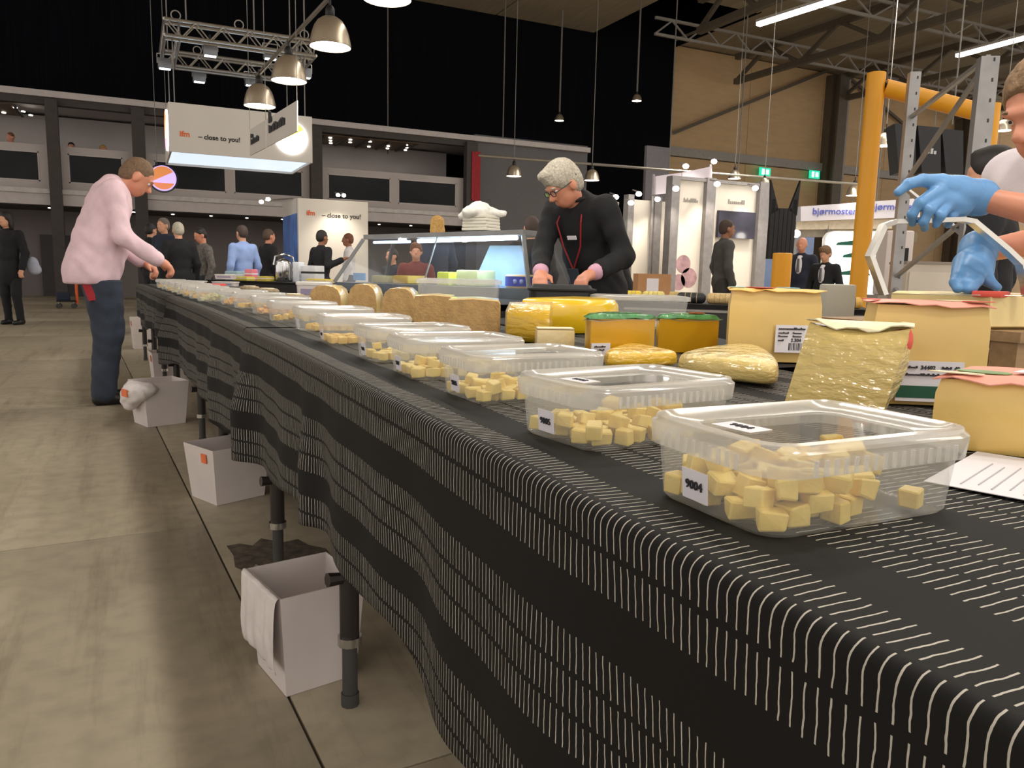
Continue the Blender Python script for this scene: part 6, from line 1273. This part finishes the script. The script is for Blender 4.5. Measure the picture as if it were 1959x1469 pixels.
    if hair is not None:
        if hairstyle == 'short':
            hp_ = [('e', f(0, -0.016, 0.044), V(0.084, 0.100, 0.094) * s * hair_k, Rw), ('e', f(0, -0.05, -0.005), V(0.078, 0.066, 0.075) * s * hair_k, Rw)]
            cuts = [(f(0, 0.078, 0.06), Rw @ V(0, 0.86, -0.5)), (f(0, 0.0, -0.06), Rw @ V(0, 0.1, -1)), (f(0, 0.028, -0.0), Rw @ V(0, 0.9, -0.62))]
        elif hairstyle == 'full':
            hp_ = [('e', f(0, -0.012, 0.05), V(0.09, 0.108, 0.1) * s * hair_k, Rw), ('e', f(0, -0.05, -0.0), V(0.086, 0.072, 0.09) * s * hair_k, Rw), ('e', f(0.02, 0.06, 0.105), V(0.055, 0.04, 0.03) * s, Rw)]
            cuts = [(f(0, 0.05, 0.0), Rw @ V(0, 0.8, -0.6)), (f(0, 0.0, -0.075), Rw @ V(0, 0.1, -1))]
        else:
            hp_ = [('e', f(0, -0.014, 0.04), V(0.092, 0.108, 0.105) * s, Rw), ('e', f(0, -0.06, -0.08), V(0.09, 0.06, 0.13) * s, Rw), ('c', f(0.08, -0.01, 0.0), f(0.085, 0.0, -0.14), 0.03 * s, 0.03 * s), ('c', f(-0.08, -0.01, 0.0), f(-0.085, 0.0, -0.14), 0.03 * s, 0.03 * s)]
            cuts = [(f(0, 0.06, 0.0), Rw @ V(0, 0.9, -0.45))]
        organic('hair', hp_, min(vox, 0.009) if face else vox * 0.75, hair, t, k=0.02, cuts=cuts, wrinkle=(0.003, 160) if face else None)
    if face:
        for sx in (-1, 1):
            MB().ball(f(sx * 0.031, 0.0775, 0.012), 0.0118 * s, 12, 8).build('eye', EYEW, t); MB().ball(f(sx * 0.031, 0.0855, 0.011), 0.0055 * s, 10, 6).build('pupil', EYED, t)
            MB().tube([f(sx * 0.014, 0.0935, 0.032), f(sx * 0.032, 0.0945, 0.037), f(sx * 0.05, 0.084, 0.031)], [0.004 * s, 0.005 * s, 0.003 * s], 6).build('eyebrow', hair if hair is not None else EYED, t)
        MB().tube([f(-0.024, 0.0845, -0.066), f(0, 0.0925, -0.064), f(0.024, 0.0845, -0.066)], [0.002, 0.004, 0.002], 6).build('lips', mat('lips', S(186, 110, 100), 0.4), t)
    t_ = dict(t=t, f=f, g=g, up=up, s=s, R=R, Rb=Rb, neck=neck, pel=pel, sh=(shL, shR), el=(elL, elR), w=(wl_, wr_))
    return t_
def cloth_mat2(nm, c, **k): return mat(nm, c, 0.85, var=k.get('var', 0.1), scale=k.get('scale', 10), bump=0.15, bscale=60)
# ---- man in the pink shirt
PINK = cloth_mat2('pink_shirt', S(226, 196, 204)); JEANS = mat('dark_jeans', S(44, 52, 66), 0.85, var=0.3, scale=7, bump=0.2, bscale=120)
BRHAIR = mat('short_brown_hair', S(112, 88, 66), 0.8, var=0.25, scale=80); GREYH = mat('grey_hair', S(184, 176, 160), 0.75, var=0.3, scale=90, bump=0.6, bscale=120)
m1 = person('man in a pink shirt and dark jeans reaching into a tub', (-0.20, 6.08), -1.45, 1.80, lean=0.20, hp=0.55, wr=(0.15, 5.90, 1.0), wl=(0.06, 6.25, 0.99), vox=0.012, skin=SKIN_T, shirt=PINK, trousers=JEANS, hair=BRHAIR, face=True, girth=1.18, beltz=0.83, stance=0.085, loose=0.02, hair_k=0.97, leg_e=0.022, curl=0.75, elbow_hint=((-0.3, -0.7, -0.6), (0.35, -0.75, -0.5)), head_off=(0, 0.06, -0.10))
t = m1['t']; g = m1['g']
MB().loft([[g(0.15, -0.14, 0.83), g(0.16, -0.05, 0.83), g(0.165, -0.04, 0.71), g(0.155, -0.10, 0.70)], [g(0.175, -0.145, 0.83), g(0.185, -0.055, 0.83), g(0.19, -0.045, 0.71), g(0.18, -0.105, 0.70)]]).build('red_cloth', mat('red_cloth', S(150, 30, 40), 0.8), t)
cl = [g(*(m1['neck'] + V(0.055 * math.sin(a), 0.06 * math.cos(a), 0.005 + 0.012 * math.cos(a)))) for a in np.linspace(0, 2 * math.pi, 18)]
MB().tube(cl, 0.012, 6).build('collar', PINK, t)
# ---- grey-haired man in black behind the display case
BLKJ = cloth_mat2('black_jacket', S(16, 16, 19), var=0.25); PINKC = cloth_mat2('pink_cuff', S(206, 160, 180))
w1, w2 = atd(1136, 522, 4.12), atd(1034, 522, 4.18)
m2 = person('grey-haired man with glasses in a black jacket leaning over the table', (2.42, 3.92), 1.98, 1.70, lean=0.45, hp=0.40, hyaw=-0.35, wl=w1, wr=w2, vox=0.011, skin=SKIN_T, shirt=BLKJ, trousers=mat('black_trousers', S(22, 22, 26), 0.85), hair=GREYH, hairstyle='full', face=True, girth=1.06, cuffs=PINKC, coat_len=0.12, elbow_hint=((-0.35, -1.0, -0.3), (0.7, -0.6, -0.2)), head_off=(0, 0.02, -0.06))
t, f, g, up = m2['t'], m2['f'], m2['g'], m2['up']
gl = MB()
for sx in (-1, 1):
    c = [f(sx * 0.033 + 0.024 * math.cos(a), 0.104, 0.008 + 0.017 * math.sin(a)) for a in np.linspace(0, 2 * math.pi, 17)]
    MB().tube(c, 0.0022, 6, False).build('glasses_rim', BLACKM, t); MB().tube([f(sx * 0.057, 0.1, 0.012), f(sx * 0.083, 0.05, 0.014), f(sx * 0.088, -0.005, 0.012)], 0.0022, 6).build('glasses_arm', BLACKM, t)
    MB().poly([f(sx * 0.033 + 0.023 * math.cos(a), 0.104, 0.008 + 0.016 * math.sin(a)) for a in np.linspace(0, 2 * math.pi, 16)[:-1]]).build('lens', clear('spectacle_lens', (0.8, 0.85, 0.9, 1), 0.06, 0.3, 0.02, milk=0.03), t)
MB().tube([f(-0.009, 0.106, 0.012), f(0.009, 0.106, 0.012)], 0.002, 6).build('glasses_bridge', BLACKM, t)
RED = mat('red_lanyard', S(150, 26, 30), 0.6)
for sx in (-1, 1): MB().tube([g(*up(V(sx * 0.06, 0.03, 0.53))), g(*up(V(sx * 0.085, 0.128, 0.44))), g(*up(V(sx * 0.06, 0.152, 0.30))), g(*up(V(0.02, 0.165, 0.16)))], 0.0045, 6).build('lanyard', RED, t)
MB().box(g(*up(V(0.02, 0.17, 0.12))), (0.07, 0.006, 0.1), M=Matrix((m2['Rb'] @ np.eye(3)).tolist())).build('name_badge', mat('badge', S(70, 76, 88), 0.4), t)
MB().box(g(*up(V(-0.02, 0.158, 0.36))), (0.06, 0.006, 0.022), M=Matrix((m2['Rb'] @ np.eye(3)).tolist())).build('name_tag', STICK, t)
MB().tube([g(*(m2['neck'] + m2['Rb'].T @ V(0, 0, 0) + V(0.072 * math.sin(a), 0.06 + 0.07 * math.cos(a) - 0.03, 0.0 - 0.02 * math.cos(a)))) for a in np.linspace(0.5, 2 * math.pi - 0.5, 16)], 0.014, 6).build('collar', BLKJ, t)
# ---- person in white with blue gloves at the wire bow
WHT = cloth_mat2('white_tee', S(214, 206, 212), var=0.05); NITR = mat('blue_nitrile', S(96, 148, 200), 0.4, var=0.08, scale=10, bump=0.15, bscale=30)
wU, wL = atd(1866, 378, 1.80), atd(1872, 482, 1.86)
m3 = person('person in a white T-shirt and blue gloves cutting cheese with a wire bow', (2.40, 1.16), 1.52, 1.72, lean=0.80, hp=0.0, hands=False, wl=wU, wr=wL, vox=0.010, skin=SKIN_T, shirt=WHT, sleeves='short', trousers=mat('black_apron', S(24, 24, 26), 0.85), hair=mat('light_brown_hair', S(128, 100, 70), 0.7, var=0.35, scale=60, bump=0.5, bscale=90), face=True, girth=1.0, beltz=0.86, hairstyle='short', hair_k=1.04, elbow_hint=((-0.8, -0.9, 0.0), (-0.7, -0.5, -0.2)), head_off=(0.0, -0.02, -0.005))
t = m3['t']
# gloves: blue skin-tight covers with five fingers closing on the bow and pressing on the cheese
def gl_(pts): return [('c', a, b, ra, rb) for a, b, ra, rb in pts]
dpt = lambda x, y, d=1.80: atd(x, y, d)
G_up = gl_([(dpt(1872, 376, 1.80), dpt(1828, 372, 1.79), 0.040, 0.040), (dpt(1835, 362, 1.79), dpt(1800, 360, 1.77), 0.032, 0.03), (dpt(1835, 392, 1.79), dpt(1805, 384, 1.77), 0.03, 0.028),
            (dpt(1800, 350, 1.765), dpt(1765, 345, 1.755), 0.021, 0.014), (dpt(1765, 345, 1.755), dpt(1738, 352, 1.75), 0.0135, 0.012), (dpt(1738, 352, 1.75), dpt(1718, 368, 1.75), 0.012, 0.0095),
            (dpt(1795, 366, 1.755), dpt(1760, 388, 1.745), 0.017, 0.012), (dpt(1760, 388, 1.745), dpt(1745, 410, 1.755), 0.0115, 0.0105), (dpt(1745, 410, 1.755), dpt(1746, 427, 1.775), 0.0102, 0.0085),
            (dpt(1803, 376, 1.76), dpt(1778, 402, 1.742), 0.017, 0.012), (dpt(1778, 402, 1.742), dpt(1767, 424, 1.752), 0.0115, 0.0105), (dpt(1767, 424, 1.752), dpt(1769, 437, 1.775), 0.0102, 0.0085),
            (dpt(1815, 388, 1.765), dpt(1799, 412, 1.745), 0.016, 0.0115), (dpt(1799, 412, 1.745), dpt(1791, 430, 1.757), 0.011, 0.0085),
            (dpt(1836, 390, 1.785), dpt(1820, 414, 1.775), 0.015, 0.011), (dpt(1820, 414, 1.775), dpt(1813, 430, 1.785), 0.0105, 0.0085)])
organic('glove', G_up, 0.003, NITR, t, k=0.006)
d3 = 1.80
G_lo = gl_([(dpt(1872, 480, 1.86), dpt(1862, 515, 1.83), 0.038, 0.042), (dpt(1850, 505, 1.83), dpt(1840, 530, 1.81), 0.032, 0.024), (dpt(1876, 510, 1.83), dpt(1882, 528, 1.81), 0.03, 0.02),
            (dpt(1838, 528, 1.81), dpt(1828, 540, 1.80), 0.016, 0.013), (dpt(1828, 540, 1.80), dpt(1832, 552, 1.79), 0.0125, 0.011), (dpt(1848, 528, 1.80), dpt(1846, 542, 1.79), 0.016, 0.0125), (dpt(1846, 542, 1.79), dpt(1850, 552, 1.785), 0.012, 0.0105),
            (dpt(1862, 528, 1.80), dpt(1858, 542, 1.785), 0.016, 0.0125), (dpt(1858, 542, 1.785), dpt(1852, 553, 1.78), 0.012, 0.0105), (dpt(1874, 525, 1.80), dpt(1870, 538, 1.785), 0.015, 0.012), (dpt(1870, 538, 1.785), dpt(1862, 552, 1.78), 0.011, 0.0095),
            (dpt(1882, 522, 1.81), dpt(1892, 538, 1.80), 0.016, 0.0125), (dpt(1892, 538, 1.80), dpt(1908, 550, 1.79), 0.012, 0.0095)])
organic('glove', G_lo, 0.003, NITR, t, k=0.006)
for a, b in ((dpt(1858, 377, 1.80), dpt(1874, 378, 1.80)), (dpt(1872, 474, 1.862), dpt(1870, 486, 1.855))): organic('glove_cuff', [('c', a, b, 0.043, 0.043)], 0.006, NITR, t, k=0.005)
# ---- dark-haired person behind
DKH = mat('dark_hair', S(34, 28, 26), 0.6, var=0.2, scale=60); BLH = mat('blonde_hair', S(190, 150, 84), 0.7, var=0.3, scale=50); RDH = mat('auburn_hair', S(112, 70, 46), 0.7, var=0.3, scale=50)
DARKC = cloth_mat2('dark_clothes', S(21, 21, 25)); NAVY = cloth_mat2('navy_clothes', S(34, 40, 60)); CHAR = cloth_mat2('charcoal_shirt', S(74, 72, 70)); BLUS = cloth_mat2('light_blue_shirt', S(140, 164, 214)); GRYV = cloth_mat2('grey_striped_top', S(104, 98, 94), var=0.4, scale=30); WHS = cloth_mat2('white_shirt', S(220, 216, 218)); REDC = cloth_mat2('red_brown_top', S(112, 50, 44))
def far_person(label, px, py_top, y=None, dep=None, rz=0.0, hgt=None, **kw):
    """place a background figure by the sight line of the top of the head"""
    p = aty(px, py_top, y) if y else atd(px, py_top, dep)
    return person(label, (p[0], p[1]), rz, hgt or p[2], vox=kw.pop('vox', 0.022), group='visitors in the hall', **kw)
q = atd(1912, 303, 3.3); person('person with dark hair in black behind the person in white', (q[0], q[1]), 0.4, q[2] + 0.02, vox=0.018, shirt=DARKC, hair=DKH, hairstyle='full', group='visitors in the hall')
far_person('woman in a long black coat carrying a pale bag in the aisle', 12, 408, y=14.2, rz=2.6, shirt=DARKC, hair=DKH, hairstyle='long', coat_len=0.25, trousers=mat('black_trousers', S(22, 22, 26), 0.85))
q = aty(62, 500, 14.2); t = thing('shoulder_bag', 'pale grey bag hanging beside the woman in the black coat', 'bag', V(q[0], q[1], 0.78))
organic('bag_body', [('e', V(q[0], q[1], 0.92), (0.09, 0.07, 0.13), None), ('e', V(q[0] + 0.03, q[1], 0.85), (0.09, 0.06, 0.08), None)], 0.02, mat('pale_bag', S(170, 174, 190), 0.7, var=0.1), t); MB().tube([V(q[0] - 0.05, q[1], 1.0), V(q[0] - 0.09, q[1], 1.12), V(q[0] - 0.02, q[1], 1.0)], 0.012, 6).build('bag_strap', DARKC, t)
far_person('man with dark hair and dark clothes talking beyond the man in pink', 286, 430, y=14.6, rz=-0.9, shirt=DARKC, hair=DKH)
far_person('man with cropped grey hair in a navy pullover beyond the tubs', 314, 420, y=13.9, rz=2.3, shirt=NAVY, hair=mat('cropped_grey', S(120, 108, 100), 0.8))
far_person('man with white hair seen from behind in a black coat', 341, 428, y=11.6, rz=0.2, shirt=DARKC, hair=GREYH, girth=1.15, coat_len=0.15)
far_person('bearded man in a dark vest over grey sleeves looking down', 388, 439, y=12.2, rz=1.9, hp=0.35, shirt=GRYV, hair=DKH, skin=SKIN_T)
far_person('man in a light blue shirt seen from behind at the black counter', 464, 434, y=11.4, rz=0.5, shirt=BLUS, hair=mat('dark_brown_hair', S(66, 52, 46), 0.7))
far_person('man with a reddish face in dark clothes beside the light blue shirt', 512, 441, y=12.6, rz=-1.2, shirt=DARKC, hair=mat('brown_hair', S(84, 66, 54), 0.7), skin=SKIN_T)
wq = aty(655, 497, 11.3); far_person('man in a black jacket stretching an arm in front of the lit stand wall', 614, 443, y=11.6, rz=-1.1, shirt=DARKC, hair=DKH, wr=wq, elbow_hint=((-0.5, -0.6, -0.6), (0.4, -0.3, -0.8)), skin=SKIN_B)
far_person('person in a pale shirt standing at the lit stand wall', 668, 449, y=13.5, rz=1.2, shirt=WHS, hair=RDH, skin=SKIN_B)
far_person('blonde woman mostly hidden behind the display case', 838, 417, y=9.5, rz=0.3, shirt=NAVY, hair=BLH, hairstyle='long')
far_person('person in a red-brown top standing in for a reflection in the glass case', 796, 468, y=7.5, rz=2.8, shirt=REDC, hair=RDH, hairstyle='full', hgt=None)  # figure added in place of a reflection in the case glass
far_person('person in dark blue clothes behind the dim half of the glass case', 752, 478, y=8.2, rz=2.0, shirt=NAVY, hair=DKH)
far_person('dark-suited man seen from behind between case and grey-haired man', 1018, 418, dep=7.2, rz=-0.2, shirt=DARKC, hair=mat('dark_brown_hair', S(66, 52, 46), 0.7), girth=1.15, coat_len=0.12)
far_person('bald man in black sitting near the cardboard box', 1203, 458, dep=9.0, rz=0.9, hp=0.5, lean=0.35, shirt=DARKC, hair=None, skin=SKIN_T)
far_person('man in a charcoal shirt standing before the wall screen', 1388, 424, dep=10.5, rz=-1.9, shirt=CHAR, hair=mat('shaved_hair', S(70, 54, 46), 0.8), skin=SKIN_B, trousers=mat('charcoal_trousers', S(56, 54, 52), 0.85))
far_person('bald man in a dark suit and grey tie at the blue-lettered stand', 1536, 456, dep=11.3, rz=2.05, front=WHS, shirt=cloth_mat2('dark_suit', S(28, 32, 48)), hair=None, skin=SKIN_T, coat_len=0.1)
far_person('curly-haired person in a black suit at the blue-lettered stand', 1582, 474, dep=10.0, rz=1.85, hp=0.3, front=WHS, shirt=DARKC, hair=mat('curly_brown', S(120, 92, 64), 0.8, var=0.3, scale=60), hairstyle='full', coat_len=0.1)
for k, (px, py, lb, hr) in enumerate(((20, 253, 'person with short hair looking over the gallery parapet', RDH), (136, 272, 'dark-haired head just above the gallery parapet', DKH), (197, 277, 'light-haired head just above the gallery parapet', BLH))):
    q = aty(px, py, 25.2); t = thing('person', lb, 'person', (q[0], 25.2, 2.83), 'visitors on the gallery')
    c = V(q[0], 25.2, q[2] - 0.13); R_ = rotm(2.2 + k)
    organic('body', head_prims(c, R_, 1.0) + [('c', c - V(0, 0, 0.07), c - V(0, 0, 0.2), 0.055, 0.06), ('e', c - V(0, 0, 0.42), (0.2, 0.13, 0.22), None), ('e', c - V(0, 0, 0.75), (0.17, 0.15, 0.3), None), ('c', V(q[0] - 0.08, 25.15, 2.9), c - V(0.08, 0.02, 0.8), 0.07, 0.09), ('c', V(q[0] + 0.08, 25.15, 2.9), c - V(-0.08, 0.02, 0.8), 0.07, 0.09)], 0.024, SKIN_T, t, k=0.03, cuts=[((0, 0, 2.831), (0, 0, -1))])
    organic('jacket', [('e', c - V(0, 0, 0.44), (0.22, 0.15, 0.24), None), ('c', c - V(0.17, 0, 0.3), c - V(0.22, 0.1, 0.6), 0.07, 0.06), ('c', c - V(-0.17, 0, 0.3), c - V(-0.22, 0.1, 0.6), 0.07, 0.06), ('e', c - V(0, 0, 0.75), (0.18, 0.16, 0.2), None)], 0.024, DARKC, t, k=0.04)
    organic('hair', [('e', c + V(0, 0, 0.045), (0.086, 0.1, 0.09), None)], 0.02, hr, t, k=0.01, cuts=[(c + V(0, 0, 0.01), R_ @ V(0, 0.6, -0.8))])

# hand cart by the aisle
q = atz(128, 590, 0.0); t = thing('hand_cart', 'small dark hand cart with an orange upright beyond the man in pink', 'cart', q)
MB().box(q + V(0, 0, 0.16), (0.36, 0.24, 0.03)).build('platform', DARKC, t); MB().tube([q + V(0.2, 0, 0.1), q + V(0.2, 0, 0.62)], 0.03, 10).build('orange_upright', mat('orange_upright', S(224, 92, 34), 0.5), t)
MB().box(q + V(-0.05, 0, 0.26), (0.24, 0.2, 0.17), bev=0.02).build('load', NAVY, t)
for sx in (-1, 1):
    for sy in (-1, 1): MB().tube([q + V(sx * 0.14, sy * 0.1 - 0.012, 0.055), q + V(sx * 0.14, sy * 0.1 + 0.012, 0.055)], 0.055, 14).build('wheel', RUBBER, t); MB().tube([q + V(sx * 0.14, sy * 0.1, 0.06), q + V(sx * 0.14, sy * 0.1, 0.15)], 0.012, 6).build('wheel_fork', STEELG, t)
